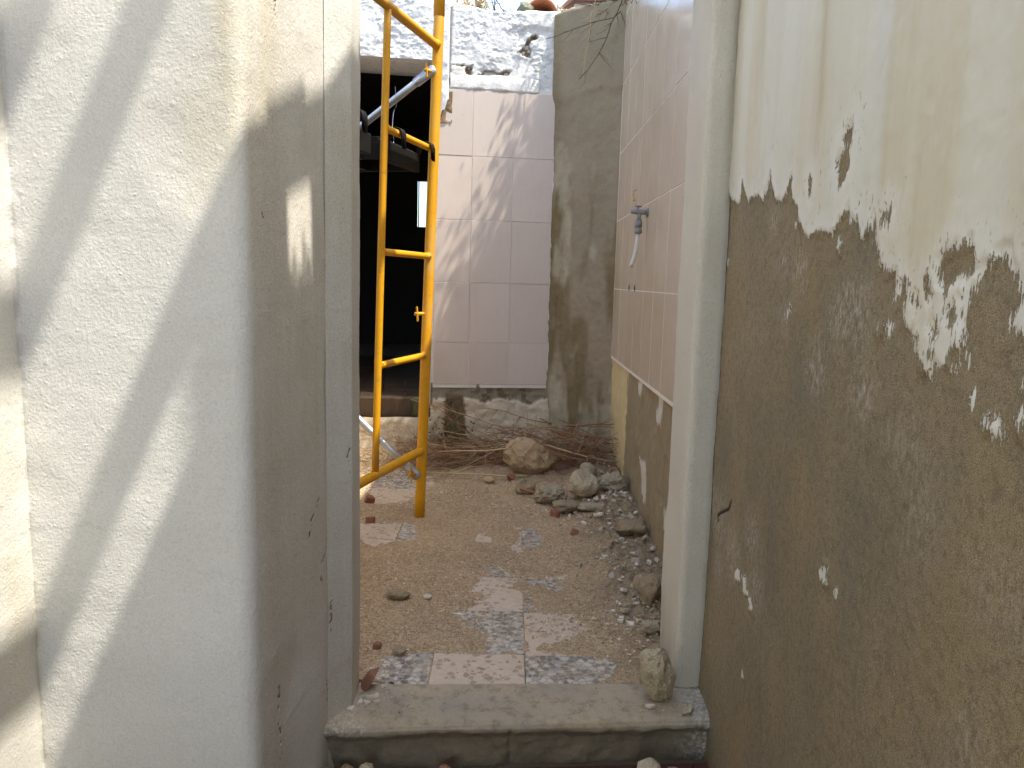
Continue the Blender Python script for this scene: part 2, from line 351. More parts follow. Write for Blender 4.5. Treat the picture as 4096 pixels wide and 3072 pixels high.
def m_simple(name, a, b, sc=30, rough=0.8, spec=0.3, bs=0.3, bd=0.002, metal=0.0, bsc=None, perisl=0.0, pero=0.0, det=5):
    g = G(name); c = g.mix(g.noise(sc, det, 0.6, vec=g.obj), a, b)
    if perisl or pero:
        n = g.t.nodes.new('ShaderNodeHueSaturation'); k = perisl or pero
        g.put(n.inputs['Color'], c); g.put(n.inputs['Value'], g.math('MULTIPLY_ADD', g.isl() if perisl else g.rand(), 2 * k, 1 - k)); c = n.outputs[0]
    return g.done(c, rough, g.bump(g.noise(bsc or sc * 3, 4, vec=g.obj), bs, bd), spec, metal)
def m_yellow():
    g = G('yellow_scaffold_enamel')
    c = g.mix(g.noise(7, 4), (0.70, 0.335, 0.008), (0.62, 0.28, 0.006))
    c = g.mix(g.ramp(g.noise(30, 4, 0.75), [(0.54, 0), (0.74, 0.7)]), c, (0.36, 0.19, 0.045))
    c = g.mix(g.ramp(g.noise(75, 4, 0.7, vec=g.map((1, 1, 0.5), loc=(3, 3, 3))), [(0.66, 0), (0.69, 0.9)]), c, (0.17, 0.085, 0.04))
    c = g.mix(g.ramp(g.noise(9, 4, 0.6, vec=g.map((1, 1, 0.4), loc=(7, 3, 1))), [(0.55, 0), (0.72, 0.45)]), c, (0.50, 0.36, 0.16))
    c = g.mix(g.ramp(g.voro(38), [(0.03, 0.8), (0.06, 0)]), c, (0.10, 0.06, 0.03))
    return g.done(c, g.ramp(g.noise(20, 4), [(0.3, 0.38), (0.7, 0.62)]), g.bump(g.noise(60, 4), 0.35, 0.0018), 0.4)
def m_galv():
    g = G('galvanised_tube'); c = g.mix(g.noise(25, 5), (0.42, 0.44, 0.45), (0.56, 0.58, 0.60))
    c = g.mix(g.ramp(g.noise(60, 5, 0.7), [(0.62, 0), (0.8, 0.5)]), c, (0.25, 0.24, 0.22))
    return g.done(c, 0.42, g.bump(g.noise(120, 3), 0.15, 0.001), 0.5, 0.75)
def m_rock(name, a, b, cc):
    g = G(name)
    c = g.mix(g.noise(9, 6, 0.65, vec=g.obj), a, b)
    c = g.mix(g.ramp(g.noise(26, 6, 0.7, vec=g.obj), [(0.52, 0), (0.72, 0.8)]), c, cc)
    c = g.mix(g.ramp(g.noise(110, 4, 0.6, vec=g.obj), [(0.30, 0.5), (0.42, 0)]), c, (0.20, 0.15, 0.09))
    h = g.math('ADD', g.noise(45, 6, 0.7, vec=g.obj), g.math('MULTIPLY', g.noise(180, 3, vec=g.obj), 0.35))
    return g.done(c, 0.95, g.bump(h, 1.0, 0.014), 0.15)

MT = dict(left=m_left_plaster(), jamb=m_jamb(), right=m_right_wall(), white=m_white_rough(), basep=m_base_plaster(),
    pink=m_tile('pink_glazed_tile', (0.63, 0.535, 0.465), (0.575, 0.485, 0.42)), pinkside=m_tile('pink_tile_bounce_tint', (0.59, 0.475, 0.355), (0.53, 0.42, 0.31)),  # side tiles: the same pink with warm bounce light tinted in
    concrete=m_concrete(), low=m_side_low(),
    tblue=m_terrazzo('blue_grey_terrazzo', [(0.0, (0.065, 0.066, 0.066)), (0.26, (0.50, 0.46, 0.40)), (0.50, (0.10, 0.104, 0.106)), (0.68, (0.58, 0.52, 0.44)), (0.88, (0.34, 0.32, 0.28))], (0.22, 0.215, 0.20)),
    tpink=m_terrazzo('pink_terrazzo', [(0.0, (0.53, 0.41, 0.31)), (0.3, (0.58, 0.46, 0.355)), (0.58, (0.34, 0.25, 0.19)), (0.74, (0.60, 0.49, 0.385)), (0.90, (0.27, 0.20, 0.155))], (0.56, 0.44, 0.335)),
    dirt=m_dirt(), step=m_step(), yellow=m_yellow(), galv=m_galv(),
    grout=m_simple('grout', (0.40, 0.35, 0.30), (0.30, 0.26, 0.22), 20, 0.9),
    groutw=m_simple('pale_grout', (0.78, 0.74, 0.68), (0.66, 0.61, 0.54), 20, 0.9),
    black=m_simple('black_scuffed_steel', (0.003, 0.003, 0.0035), (0.009, 0.009, 0.008), 18, 0.7, 0.2),
    rockA=m_rock('ochre_limestone', (0.60, 0.49, 0.325), (0.50, 0.395, 0.25), (0.66, 0.57, 0.42)),
    rockB=m_rock('grey_rubble', (0.51, 0.42, 0.29), (0.39, 0.31, 0.205), (0.62, 0.535, 0.40)),
    rockC=m_rock('brown_rubble', (0.42, 0.32, 0.20), (0.33, 0.245, 0.15), (0.51, 0.41, 0.28)),
    rockD=m_rock('tan_boulder', (0.56, 0.40, 0.24), (0.47, 0.325, 0.19), (0.62, 0.49, 0.33)),
    lichen=m_rock('lichened_stone', (0.27, 0.27, 0.21), (0.18, 0.19, 0.13), (0.40, 0.39, 0.30)),
    brick=m_simple('broken_red_brick', (0.31, 0.14, 0.09), (0.23, 0.105, 0.07), 40, 0.92, 0.15, 0.6, 0.003),
    chip=m_simple('plaster_chip', (0.62, 0.56, 0.46), (0.50, 0.43, 0.335), 40, 0.92, 0.15, 0.5, 0.003, pero=0.2),
    palegrit=m_simple('pale_chips', (0.70, 0.61, 0.48), (0.56, 0.47, 0.35), 8, 0.95, 0.1, 0.3, 0.002, perisl=0.25),
    gravel=m_simple('mixed_grit', (0.58, 0.44, 0.28), (0.38, 0.27, 0.16), 8, 0.95, 0.1, 0.3, 0.002, perisl=0.42),
    twig=m_simple('dry_twig_bark', (0.38, 0.25, 0.14), (0.26, 0.155, 0.085), 30, 0.9, 0.15, 0.5, 0.002, perisl=0.35),
    darktwig=m_simple('dark_dead_stem', (0.15, 0.095, 0.055), (0.09, 0.058, 0.035), 30, 0.9, 0.15, 0.5, 0.002, perisl=0.3),
    straw=m_simple('bleached_straw', (0.56, 0.425, 0.24), (0.42, 0.30, 0.16), 30, 0.9, 0.15, 0.4, 0.002, perisl=0.3),
    redtwig=m_simple('russet_dry_litter', (0.32, 0.16, 0.085), (0.22, 0.11, 0.062), 30, 0.9, 0.15, 0.4, 0.002, perisl=0.35),
    green=m_simple('dusty_green_leaf', (0.095, 0.115, 0.04), (0.055, 0.075, 0.025), 40, 0.75, 0.3, 0.2, 0.001, perisl=0.35),
    roof=m_simple('terracotta_roof_tile', (0.46, 0.175, 0.085), (0.34, 0.125, 0.065), 16, 0.88, 0.2, 0.5, 0.004, pero=0.15),
    redtile=m_simple('dark_red_floor_tile', (0.105, 0.036, 0.028), (0.07, 0.028, 0.022), 14, 0.7, 0.35),
    ground=m_simple('dusty_ground', (0.19, 0.15, 0.11), (0.12, 0.095, 0.07), 6, 0.95, 0.1, 0.6, 0.01),
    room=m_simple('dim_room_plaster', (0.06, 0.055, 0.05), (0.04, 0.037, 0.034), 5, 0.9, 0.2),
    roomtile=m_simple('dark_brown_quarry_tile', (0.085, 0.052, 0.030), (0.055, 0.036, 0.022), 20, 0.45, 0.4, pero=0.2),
    greentile=m_simple('mossy_green_tile', (0.10, 0.10, 0.035), (0.065, 0.068, 0.028), 30, 0.6, 0.4),
    plastic=m_simple('grey_plastic', (0.27, 0.26, 0.245), (0.22, 0.21, 0.195), 40, 0.5, 0.4, 0.1, 0.001),
    hose=m_simple('white_plastic_hose', (0.66, 0.63, 0.56), (0.58, 0.55, 0.48), 30, 0.45, 0.4, 0.1, 0.001),
    wood=m_simple('weathered_grey_timber', (0.27, 0.235, 0.19), (0.19, 0.165, 0.13), 12, 0.9, 0.2),
    rust=m_simple('rusty_iron', (0.16, 0.07, 0.035), (0.09, 0.045, 0.028), 60, 0.85, 0.3),
    glass=None)
gg = G('bright_window_pane'); gg.b.inputs['Transmission Weight'].default_value = 1.0
MT['glass'] = gg.done((0.55, 0.58, 0.60), 0.15, None, 0.5)
_link0 = link
def link(name, data, mat=None, parent=None):
    o = _link0(name, data, mat, parent)
    if parent is not None and parent.type == 'EMPTY' and parent.parent is None:
        o.matrix_parent_inverse = Matrix.Translation(parent.location).inverted()
    return o

# ================================================================ SETTING
# ---- wide ground sheet
gm = np_mesh('ground', [(-60, -60, -0.145), (60, -60, -0.145), (60, 80, -0.145), (-60, 80, -0.145)], [[0, 1, 2, 3]])
ground = kind(link('ground', gm, MT['ground']), 'structure', 'dusty ground of the alley in front of the step')
rt_me = box_mesh('red_tile', -0.0985, 0.0985, -0.0985, 0.0985, -0.012, 0.0, bev=0.002)
for i in range(-3, 4):
    for j in range(0, 4):
        o = link('red_tile', rt_me, MT['redtile'], ground)
        o.location = (0.02 + i * 0.2, 1.79 - j * 0.2 + 0.085 * (i * 0.2), -0.131 + random.uniform(-0.001, 0.001)); o.rotation_euler = (random.uniform(-.004, .004), random.uniform(-.004, .004), 0.085)

# ---- plan outlines: walls are swept along them
def plan(pts, rad, ds):
    pts = [np.array(p, float) for p in pts]; out = []
    n = len(pts); cur = pts[0]
    for k in range(1, n):
        a, b = pts[k - 1], pts[k]
        end = b; arc = None
        if k < n - 1:
            r = rad[k]; d1 = (b - a) / np.linalg.norm(b - a); d2 = (pts[k + 1] - b) / np.linalg.norm(pts[k + 1] - b)
            cosv = np.clip(d1 @ d2, -1, 1); ang = math.acos(cosv); t = r * math.tan(ang / 2)
            end = b - d1 * t; arc = (b, end, b + d2 * t, max(3, int(r * ang / ds[k]) + 3))
        m = max(1, int(round(np.linalg.norm(end - cur) / ds[k - 1])))
        for q in np.linspace(0, 1, m, endpoint=False): out.append(cur + (end - cur) * q)
        if arc:
            for q in np.linspace(0, 1, arc[3], endpoint=False): out.append((1 - q) ** 2 * arc[1] + 2 * q * (1 - q) * arc[0] + q * q * arc[2])
            cur = arc[2]
        else: cur = end
    out.append(pts[-1]); return np.array(out)
def sweep(path, zs):
    P = np.zeros((len(zs), len(path), 3)); P[:, :, 0] = path[None, :, 0]; P[:, :, 1] = path[None, :, 1]; P[:, :, 2] = zs[:, None]; return P
def displace(P, amt):
    N = grid_normals(P); return P + N * amt[..., None]
def stucco(P, und=0.0040, lump=0.00028, grain=0.0008, s=0, st=(1, 1, 1)):
    Q = P.reshape(-1, 3)
    a = und * fbm(Q, 3.5, 3, s=s) + lump * fbm(Q, 55, 3, s=s + 9, st=st) + grain * np.clip(fbm(Q, 95, 2, s=s + 20) - 0.62, 0, 1) * 2.2
    return a.reshape(P.shape[:2])

# ---- left: whitewashed wall with its recess and the turned return, and the door jamb
zs = steps((-0.22, 1.74, 0.004), (1.74, 3.05, 0.06))
lp = plan([(-0.968, -3.0), (-0.968, 0.1), (-0.968, 1.20), (-0.968, 1.5), (-0.52, 1.5), (-0.455, 1.868)], [0, 0.001, 0.001, 0.004, 0.042, 0], [0.1, 0.012, 0.006, 0.0032, 0.0038, 0.0038])
P = sweep(lp, zs); X, Y, Z = P[..., 0], P[..., 1], P[..., 2]
amt = stucco(P, s=1)
ret = sstep(1.50, 1.535, Y) * sstep(-0.535, -0.518, X)               # the turned return
Q3 = P.reshape(-1, 3); big = fbm(Q3, 2.2, 4, s=40).reshape(X.shape); fine = fbm(Q3, 9, 4, s=44).reshape(X.shape)
front = (Y > 1.49) & (X < -0.53)
stain = 0.75 * np.exp(-((X + 0.545) / 0.035) ** 2) * sstep(1.25, 1.6, Z) * (Y < 1.53) + 0.35 * np.exp(-((X + 0.60) / 0.09) ** 2 - ((Z - 1.42) / 0.14) ** 2) * front
stain += 0.5 * ret * np.exp(-((Y - 1.60) / 0.035) ** 2) * sstep(1.3, 1.6, Z) + 0.28 * np.exp(-((X + 0.965) / 0.02) ** 2) * sstep(-0.3, 0.5, 1.0 - Z)
stain = np.clip(stain * (1 + 0.6 * fine) + 0.10 * np.clip(big, 0, 1), 0, 1)
dirt = ret * (0.55 + 0.30 * big) * (0.70 + 0.30 * sstep(1.55, 1.2, Z)) + 0.30 * sstep(0.35, -0.1, Z) * (1 - ret) + 0.22 * ret * np.exp(-((Y - 1.60) / 0.05) ** 2)  # the return's tone is part dirt, part painted shade, weaker near the top
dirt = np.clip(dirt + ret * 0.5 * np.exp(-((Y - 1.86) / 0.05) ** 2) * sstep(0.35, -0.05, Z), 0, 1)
wob = 0.004 * fbm(Q3, 60, 3, s=50).reshape(X.shape)
crack = np.zeros_like(X)
for pl, w in (([(-0.977, 0.626), (-0.892, 0.632), (-0.849, 0.642), (-0.808, 0.63)], 0.0011), ([(-0.733, 0.61), (-0.692, 0.592), (-0.66, 0.569), (-0.618, 0.54), (-0.585, 0.544), (-0.557, 0.53), (-0.519, 0.525)], 0.0011), ([(-0.92, 1.065), (-0.906, 1.063), (-0.901, 1.03), (-0.892, 0.989)], 0.001)):
    crack = np.maximum(crack, 0.11 * (1 - sstep(w * 0.5, w * 2.6, polyline_d(X + wob, Z + wob, pl))) * front)
for pl, w in (([(1.607, 0.24), (1.608, 0.212), (1.599, 0.178), (1.609, 0.134), (1.612, 0.064)], 0.0035), ([(1.885, 0.579), (1.87, 0.511), (1.863, 0.477), (1.835, 0.439), (1.831, 0.375)], 0.004), ([(1.817, 0.61), (1.784, 0.574), (1.764, 0.529)], 0.005), ([(1.86, 0.141), (1.857, 0.108), (1.862, 0.06)], 0.004), ([(1.571, 1.275), (1.572, 1.258)], 0.004), ([(1.634, 1.72), (1.634, 1.675)], 0.012)):
    br = fbm(Q3, 75, 3, s=61).reshape(X.shape) > 0.02
    crack = np.maximum(crack, (1 - sstep(w * 0.35, w * 1.0, polyline_d(Y + wob * 1.6, Z, pl))) * ret * br)
cor = np.exp(-(np.hypot(X + 0.968, Y - 1.5) / 0.006) ** 2)
crack = np.maximum(crack, 0.24 * cor * (fbm(Q3, 28, 3, s=66).reshape(X.shape) > -0.15))
amt = amt - 0.003 * np.clip(crack - 0.35, 0, 1) + 0.0015 * np.exp(-(np.hypot(X + 0.962, Y - 1.5) / 0.012) ** 2) * np.clip(fbm(Q3, 34, 2, s=67).reshape(X.shape), 0, 1)
left_wall = grid('whitewashed_wall', displace(P, amt), MT['left'], None, dict(stain=stain, dirt=dirt, crack=crack))
tag(left_wall, 'white plastered wall with a shallow recess and diagonal bars of shadow, left of the doorway', 'wall')
jp = plan([(-0.456, 1.862), (-0.405, 1.93), (-0.405, 2.035), (-0.46, 2.04), (-2.62, 2.04)], [0, 0.014, 0.012, 0.01, 0], [0.0035, 0.004, 0.006, 0.2])
P = sweep(jp, zs); X, Y, Z = P[..., 0], P[..., 1], P[..., 2]; Q3 = P.reshape(-1, 3)
big = fbm(Q3, 3, 4, s=70).reshape(X.shape)
jd = np.clip(0.60 + 0.30 * big + 0.40 * sstep(0.5, 0.0, Z) - 0.5 * sstep(1.45, 1.65, Z), 0, 1) * (X > -0.5)  # jamb carries the return's tone: dirt with painted shade, paler at the top
jc = np.zeros_like(X)
for pl, w in (([(1.923, 0.721), (1.918, 0.692), (1.919, 0.652)], 0.003), ([(1.872, 0.35), (1.868, 0.25)], 0.003)):
    jc = np.maximum(jc, (1 - sstep(w * 0.35, w * 1.0, polyline_d(Y + 0.004 * fbm(Q3, 60, 3, s=77).reshape(X.shape), Z, pl))) * (X > -0.47) * (fbm(Q3, 80, 3, s=75).reshape(X.shape) > 0.0))
link_j = grid('door_jamb', displace(P, stucco(P, 0.003, 0.0004, 0.0007, s=5)), MT['left'], left_wall, dict(stain=0.15 * np.clip(big, 0, 1), dirt=jd, crack=jc))
box('wall_top', -0.975, -0.53, 1.51, 2.03, 3.0, 3.06, MT['white'], left_wall)

# ---- right: peeling painted wall
MAIN= [[2.08, 1.405], [2.049, 1.375], [1.972, 1.359], [1.955, 1.376], [1.947, 1.415], [1.915, 1.379], [1.883, 1.352], [1.854, 1.363], [1.798, 1.357], [1.767, 1.345], [1.734, 1.371], [1.717, 1.404], [1.696, 1.367], [1.674, 1.339], [1.636, 1.327], [1.602, 1.343], [1.581, 1.372], [1.564, 1.327], [1.528, 1.309], [1.518, 1.286], [1.491, 1.257], [1.46, 1.244], [1.439, 1.252], [1.402, 1.255], [1.366, 1.25], [1.35, 1.241], [1.327, 1.258], [1.283, 1.285], [1.275, 1.261], [1.241, 1.264], [1.223, 1.232], [1.21, 1.233], [1.204, 1.244], [1.186, 1.257], [1.176, 1.236], [1.177, 1.225], [1.153, 1.209], [1.149, 1.188], [1.105, 1.179], [1.094, 1.172], [1.103, 1.134], [1.082, 1.145], [1.084, 1.168], [1.057, 1.16], [1.061, 1.146], [1.066, 1.117], [1.049, 1.099], [1.019, 1.089], [1.019, 1.073], [0.992, 1.054], [0.979, 1.045], [0.971, 1.06], [0.949, 1.06], [0.936, 1.078], [0.912, 1.093], [0.909, 1.111], [0.912, 1.127], [0.91, 1.15], [0.889, 1.171], [0.872, 1.187], [0.862, 1.194], [0.848, 1.19], [0.838, 1.18], [0.825, 1.165], [0.821, 1.156], [0.81, 1.151], [0.825, 1.126], [0.826, 1.114], [0.813, 1.112], [0.797, 1.108], [0.752, 1.102]]
BARE= [[[0.981, 1.192], [0.969, 1.203], [0.946, 1.207], [0.917, 1.208], [0.904, 1.202], [0.904, 1.183], [0.911, 1.171], [0.939, 1.168], [0.955, 1.147], [0.972, 1.162], [0.982, 1.177]], [[1.351, 1.37], [1.321, 1.38], [1.306, 1.397], [1.295, 1.371], [1.296, 1.347], [1.311, 1.33], [1.326, 1.315], [1.334, 1.338], [1.348, 1.357]], [[1.331, 1.397], [1.315, 1.411], [1.287, 1.419], [1.29, 1.389], [1.309, 1.383]], [[1.161, 1.259], [1.147, 1.273], [1.129, 1.269], [1.128, 1.25], [1.142, 1.249], [1.156, 1.245]], [[1.016, 1.166], [1.007, 1.172], [0.993, 1.149], [0.995, 1.137], [1.007, 1.15]], [[0.953, 1.125], [0.937, 1.142], [0.929, 1.123], [0.937, 1.106], [0.948, 1.111]], [[0.996, 1.072], [0.97, 1.077], [0.972, 1.065]], [[1.481, 1.36], [1.468, 1.361], [1.463, 1.328], [1.469, 1.315]], [[1.041, 1.142], [1.03, 1.146], [1.023, 1.134], [1.035, 1.13]], [[0.987, 1.105], [0.97, 1.111], [0.97, 1.094], [0.98, 1.09]]]
FLAKE= [[[1.542, 1.117], [1.529, 1.121], [1.532, 1.096], [1.546, 1.083]], [[1.109, 1.106], [1.097, 1.108], [1.096, 1.089], [1.105, 1.087]], [[2.049, 1.22], [2.027, 1.222], [2.028, 1.203], [2.044, 1.205]], [[1.317, 1.235], [1.305, 1.238], [1.304, 1.214], [1.314, 1.218]], [[1.533, 1.277], [1.524, 1.278], [1.527, 1.266], [1.535, 1.267]], [[1.271, 0.668], [1.256, 0.685], [1.244, 0.681], [1.241, 0.658], [1.265, 0.658]], [[1.787, 0.453], [1.765, 0.483], [1.733, 0.471], [1.772, 0.451]], [[1.724, 0.479], [1.703, 0.489], [1.668, 0.458], [1.71, 0.446]], [[1.667, 0.452], [1.655, 0.458], [1.635, 0.437], [1.649, 0.431]], [[0.851, 1.009], [0.83, 1.01], [0.82, 1.001], [0.826, 0.993], [0.84, 0.999]], [[0.796, 1.026], [0.781, 1.037], [0.778, 1.019], [0.791, 1.017]], [[1.676, 0.275], [1.66, 0.283], [1.656, 0.266], [1.668, 0.258]], [[1.208, 0.659], [1.201, 0.664], [1.199, 0.657], [1.206, 0.654]], [[0.795, 1.052], [0.783, 1.063], [0.781, 1.049]], [[1.141, 1.099], [1.136, 1.1], [1.136, 1.094]], [[0.887, 1.03], [0.884, 1.031], [0.881, 1.023], [0.884, 1.023]], [[0.9, 1.075], [0.896, 1.076], [0.893, 1.065], [0.897, 1.065]], [[0.925, 1.064], [0.92, 1.067], [0.916, 1.056], [0.92, 1.056]]]
SMEAR= [[1.28, 1.102, 0.05], [1.211, 1.111, 0.05], [1.56, 1.092, 0.03], [1.175, 0.992, 0.04], [1.371, 1.01, 0.05], [1.044, 0.949, 0.05], [1.021, 0.925, 0.05], [1.824, 0.506, 0.07], [1.964, 0.536, 0.07], [1.674, 0.591, 0.05], [1.952, 0.42, 0.05], [2.046, 0.566, 0.06], [0.961, 0.864, 0.06], [0.803, 0.832, 0.06], [0.81, 0.633, 0.06], [1.68, 1.292, 0.03], [1.596, 1.208, 0.03], [1.495, 1.186, 0.04], [1.249, 1.143, 0.03], [1.625, 0.492, 0.05]]
ys = steps((2.07, 0.66, 0.0052), (0.66, -3.0, 0.12)); zs = steps((-0.22, 1.95, 0.0052), (1.95, 3.42, 0.08))
path = np.stack([0.555 + 0.02 * (ys - 2.07), ys], 1)
P = sweep(path, zs); Y, Z = P[..., 1], P[..., 2]; Q3 = P.reshape(-1, 3)
poly = MAIN + [[0.30, 0.95], [0.30, -0.6], [2.3, -0.6], [2.3, 1.41]]
bare = sdf(Y, Z, poly)
for b in BARE: bare = np.maximum(bare, sdf(Y, Z, b))
for b in FLAKE: bare = np.minimum(bare, -sdf(Y, Z, b) - 0.001)
far = sstep(0.55, 0.35, Y); bare = np.where(Y < 0.45, 0.25 * fbm(Q3, 2.2, 3, s=90).reshape(Y.shape) + (1.12 - Z) * 0.5, bare)
rag = np.clip(0.55 + 0.45 * sstep(1.36, 1.14, Y), 0, 1) * (1 - 0.9 * sstep(0.03, 0.10, bare))
rag = rag * (1 - 0.85 * sstep(-0.06, -0.14, bare))
near = (np.exp(-((bare + 0.02) / 0.035) ** 2) * (bare < 0.0)) * (0.55 + 0.45 * (fbm(Q3, 7, 2, s=93).reshape(Y.shape) > 0))
near = np.maximum(near, 0.9 * np.exp(-((Y - 1.47) / 0.05) ** 2 - ((Z - 1.36) / 0.07) ** 2) * (bare < 0))
smear = np.zeros_like(Y)
for (a, b, s) in SMEAR: smear = np.maximum(smear, (0.45 if a < 1.1 else 1.0) * np.exp(-((Y - a) / s) ** 2 - ((Z - b) / (s * 1.0)) ** 2))
stain = 0.75 * np.exp(-((Y - 1.455) / 0.028) ** 2) * sstep(1.25, 1.5, Z) + 0.35 * np.exp(-((Y - 1.85) / 0.03) ** 2) * sstep(1.45, 1.7, Z) + 0.55 * sstep(0.90, 0.76, Y) * sstep(1.1, 1.25, Z) + 0.25 * np.exp(-((Y - 1.12) / 0.05) ** 2)
stain += 0.35 * np.exp(-((Y - 2.07) / 0.03) ** 2) * sstep(1.4, 1.6, Z)
stain = np.clip(stain * (0.8 + 0.7 * fbm(Q3, 5, 4, s=97, st=(1, 3, 0.5)).reshape(Y.shape)), 0, 1)
crack = (1 - sstep(0.002, 0.005, polyline_d(Y + 0.004 * fbm(Q3, 50, 3, s=99).reshape(Y.shape), Z, [(1.86, 0.62), (1.88, 0.595), (1.935, 0.57), (1.99, 0.545), (1.985, 0.53)])))
crack = np.maximum(crack, (1 - sstep(0.004, 0.011, np.abs(Y - 2.064) + 0.004 * fbm(Q3, 9, 3, s=101).reshape(Y.shape))) * sstep(0.45, 0.6, Z) * sstep(1.42, 1.30, Z))
ridge = np.exp(-(polyline_d(Y, Z, [(1.535, 0.36), (1.50, 0.20), (1.49, 0.05), (1.48, -0.2)]) / 0.012) ** 2)
amt = (0.003 * fbm(Q3, 3, 3, s=3) + 0.0007 * fbm(Q3, 45, 3, s=13)).reshape(Y.shape)
dd = bare + rag * (0.02 * fbm(Q3, 60, 4, s=15, st=(1, 1, 0.4)).reshape(Y.shape))
amt = amt - 0.0035 * sstep(-0.002, 0.003, dd) - 0.004 * crack + 0.003 * ridge
right_wall = grid('peeling_wall', displace(P, amt), MT['right'], None, dict(bare=bare, rag=rag, near=near, smear=smear, stain=stain, crack=crack))
tag(right_wall, 'cream painted wall peeling off brown cement render, right foreground', 'wall')
box('wall_core', 0.585, 0.85, -3.0, 2.32, -0.2, 3.418, MT['white'], right_wall)
zs = steps((-0.02, 1.95, 0.005), (1.95, 3.42, 0.08))
jp = plan([(0.70, 2.345), (0.492, 2.335), (0.486, 2.068), (0.60, 2.074)], [0, 0.012, 0.022, 0], [0.01, 0.005, 0.0035, 0.004])
P = sweep(jp, zs); Z = P[..., 2]; Q3 = P.reshape(-1, 3)
jd = np.clip(0.55 * sstep(0.35, 0.0, Z) + 0.28 * np.clip(fbm(Q3, 3, 4, s=111).reshape(Z.shape), 0, 1) + 0.85 * sstep(0.525, 0.555, P[..., 0]) * sstep(1.3, 1.5, Z) + 0.5 * sstep(0.545, 0.56, P[..., 0]), 0, 1)
rj = grid('door_jamb', displace(P, stucco(P, 0.0045, 0.0004, 0.0005, s=6, st=(1, 1, 0.5))), MT['jamb'], right_wall, dict(dirt=jd))

# ---- timber guard rail along the top of the right wall (above the picture; its bars of shadow fall on the left wall)
gr = tag(empty('guard_rail', (0.62, 0.8, 3.42)), 'weathered timber guard rail on top of the right wall', 'railing')
for z0, z1, x0 in ((3.765, 3.935, 0.585), (4.44, 4.625, 0.585), (4.92, 5.12, 0.585)):
    box('rail', x0 + 0.009, x0 + 0.021, -2.8, 2.9, z0, z1, MT['wood'], gr, bev=0.002)
for y in (-1.2, -2.7, 2.75): box('post', 0.606, 0.69, y, y + 0.08, 3.41, 5.16, MT['wood'], gr, bev=0.004)
for y0, y1, h in ((1.02, 1.25, 3.80), (1.375, 1.85, 3.79), (1.87, 2.34, 3.79)):
    box('packing_block', 0.588, 0.618, y0, y1, 3.415, h, MT['white'], gr, bev=0.008, cuts=2, rough=0.004)
for y, w_, h in ((1.252, 0.020, 3.47), (1.275, 0.016, 3.50), (1.298, 0.022, 3.455), (1.325, 0.014, 3.52), (1.345, 0.022, 3.47)):  # unseen slips added in the gap to make the light slot's foot ragged
    box('light_slot_tooth', 0.594, 0.606, y, y + w_, 3.415, h + 0.12, MT['white'], gr, bev=0.004)
for y, z in ((1.17, 3.94), (1.25, 3.93), (1.62, 3.94), (1.72, 3.93)):  # unseen boxes added to step the upper edge of the rail's shadow
    box('shadow_step_box', 0.59, 0.63, y, y + 0.10, 3.93, 3.93 + random.uniform(0.02, 0.05), MT['wood'], gr, bev=0.004)

# ---- back wall (turned 8 degrees), with the doorway of the dark room
A8 = math.radians(8); E8 = np.array([math.cos(A8), math.sin(A8), 0]); N8 = np.array([math.sin(A8), -math.cos(A8), 0]); P8 = np.array([0.29, 5.15, 0])
def bw(u, z, w=0.0): return P8 + E8 * u + N8 * w + np.array([0, 0, z])
R8 = Matrix.Rotation(A8, 4, 'Z')
def bwbox(name, u0, u1, w0, w1, z0, z1, mat, parent, **k):
    o = link(name, box_mesh(name, u0, u1, -w1, -w0, z0, z1, **k), mat, parent)
    o.location = tuple(P8); o.rotation_euler = (0, 0, A8); return o
back = tag(empty('tiled_back_wall', tuple(bw(-0.4, 0))), 'whitewashed back wall with pink tiles and a dark doorway, facing the entrance', 'wall')
HOLES = [[[-0.225, 2.705], [-0.189, 2.686], [-0.225, 2.657], [-0.234, 2.566], [-0.277, 2.568], [-0.305, 2.597], [-0.263, 2.616], [-0.244, 2.668]], [[-0.566, 2.439], [-0.511, 2.458], [-0.358, 2.471], [-0.364, 2.433], [-0.47, 2.418], [-0.561, 2.418]], [[-0.637, 2.49], [-0.602, 2.487], [-0.593, 2.424], [-0.653, 2.413]], [[-0.731, 2.484], [-0.592, 2.498], [-0.592, 2.487], [-0.731, 2.477]]]
us = steps((-3.2, -1.4, 0.05), (-1.4, 0.03, 0.005)); zz = steps((2.30, 2.835, 0.005)); tops = np.linspace(0.02, 0.42, 10)
H0, W0 = len(zz), len(us); P = np.zeros((H0 + len(tops), W0, 3)); U = np.tile(us, (H0 + len(tops), 1)); ZZ = np.zeros_like(U)
topz = 0.012 * fbm(np.stack([us, us * 0, us * 0], 1), 5, 3, s=121) + np.interp(us, [-0.77, -0.61, -0.33, 0.0], [0.02, 0.0, -0.012, 0.0])
for r in range(H0 + len(tops)):
    z = zz[min(r, H0 - 1)] + topz * sstep(2.6, 2.83, zz[min(r, H0 - 1)]); w = 0.0 if r < H0 else -tops[r - H0]
    if r >= H0: z = z + 0.012 - 0.10 * tops[r - H0]
    P[r] = P8 + E8 * us[:, None] + N8 * w; P[r, :, 2] = z; ZZ[r] = z
Q3 = P.reshape(-1, 3)
hole = np.full(U.shape, -1.0)
for h in HOLES: hole = np.maximum(hole, sdf(U, ZZ, h))
hole = sstep(-0.004, 0.008, hole + 0.012 * fbm(Q3, 30, 3, s=125).reshape(U.shape)); hole[H0:] = 0
big = fbm(Q3, 5, 4, s=127).reshape(U.shape)
patch = sstep(-0.4, 0.5, fbm(Q3, 7, 2, s=128).reshape(U.shape))
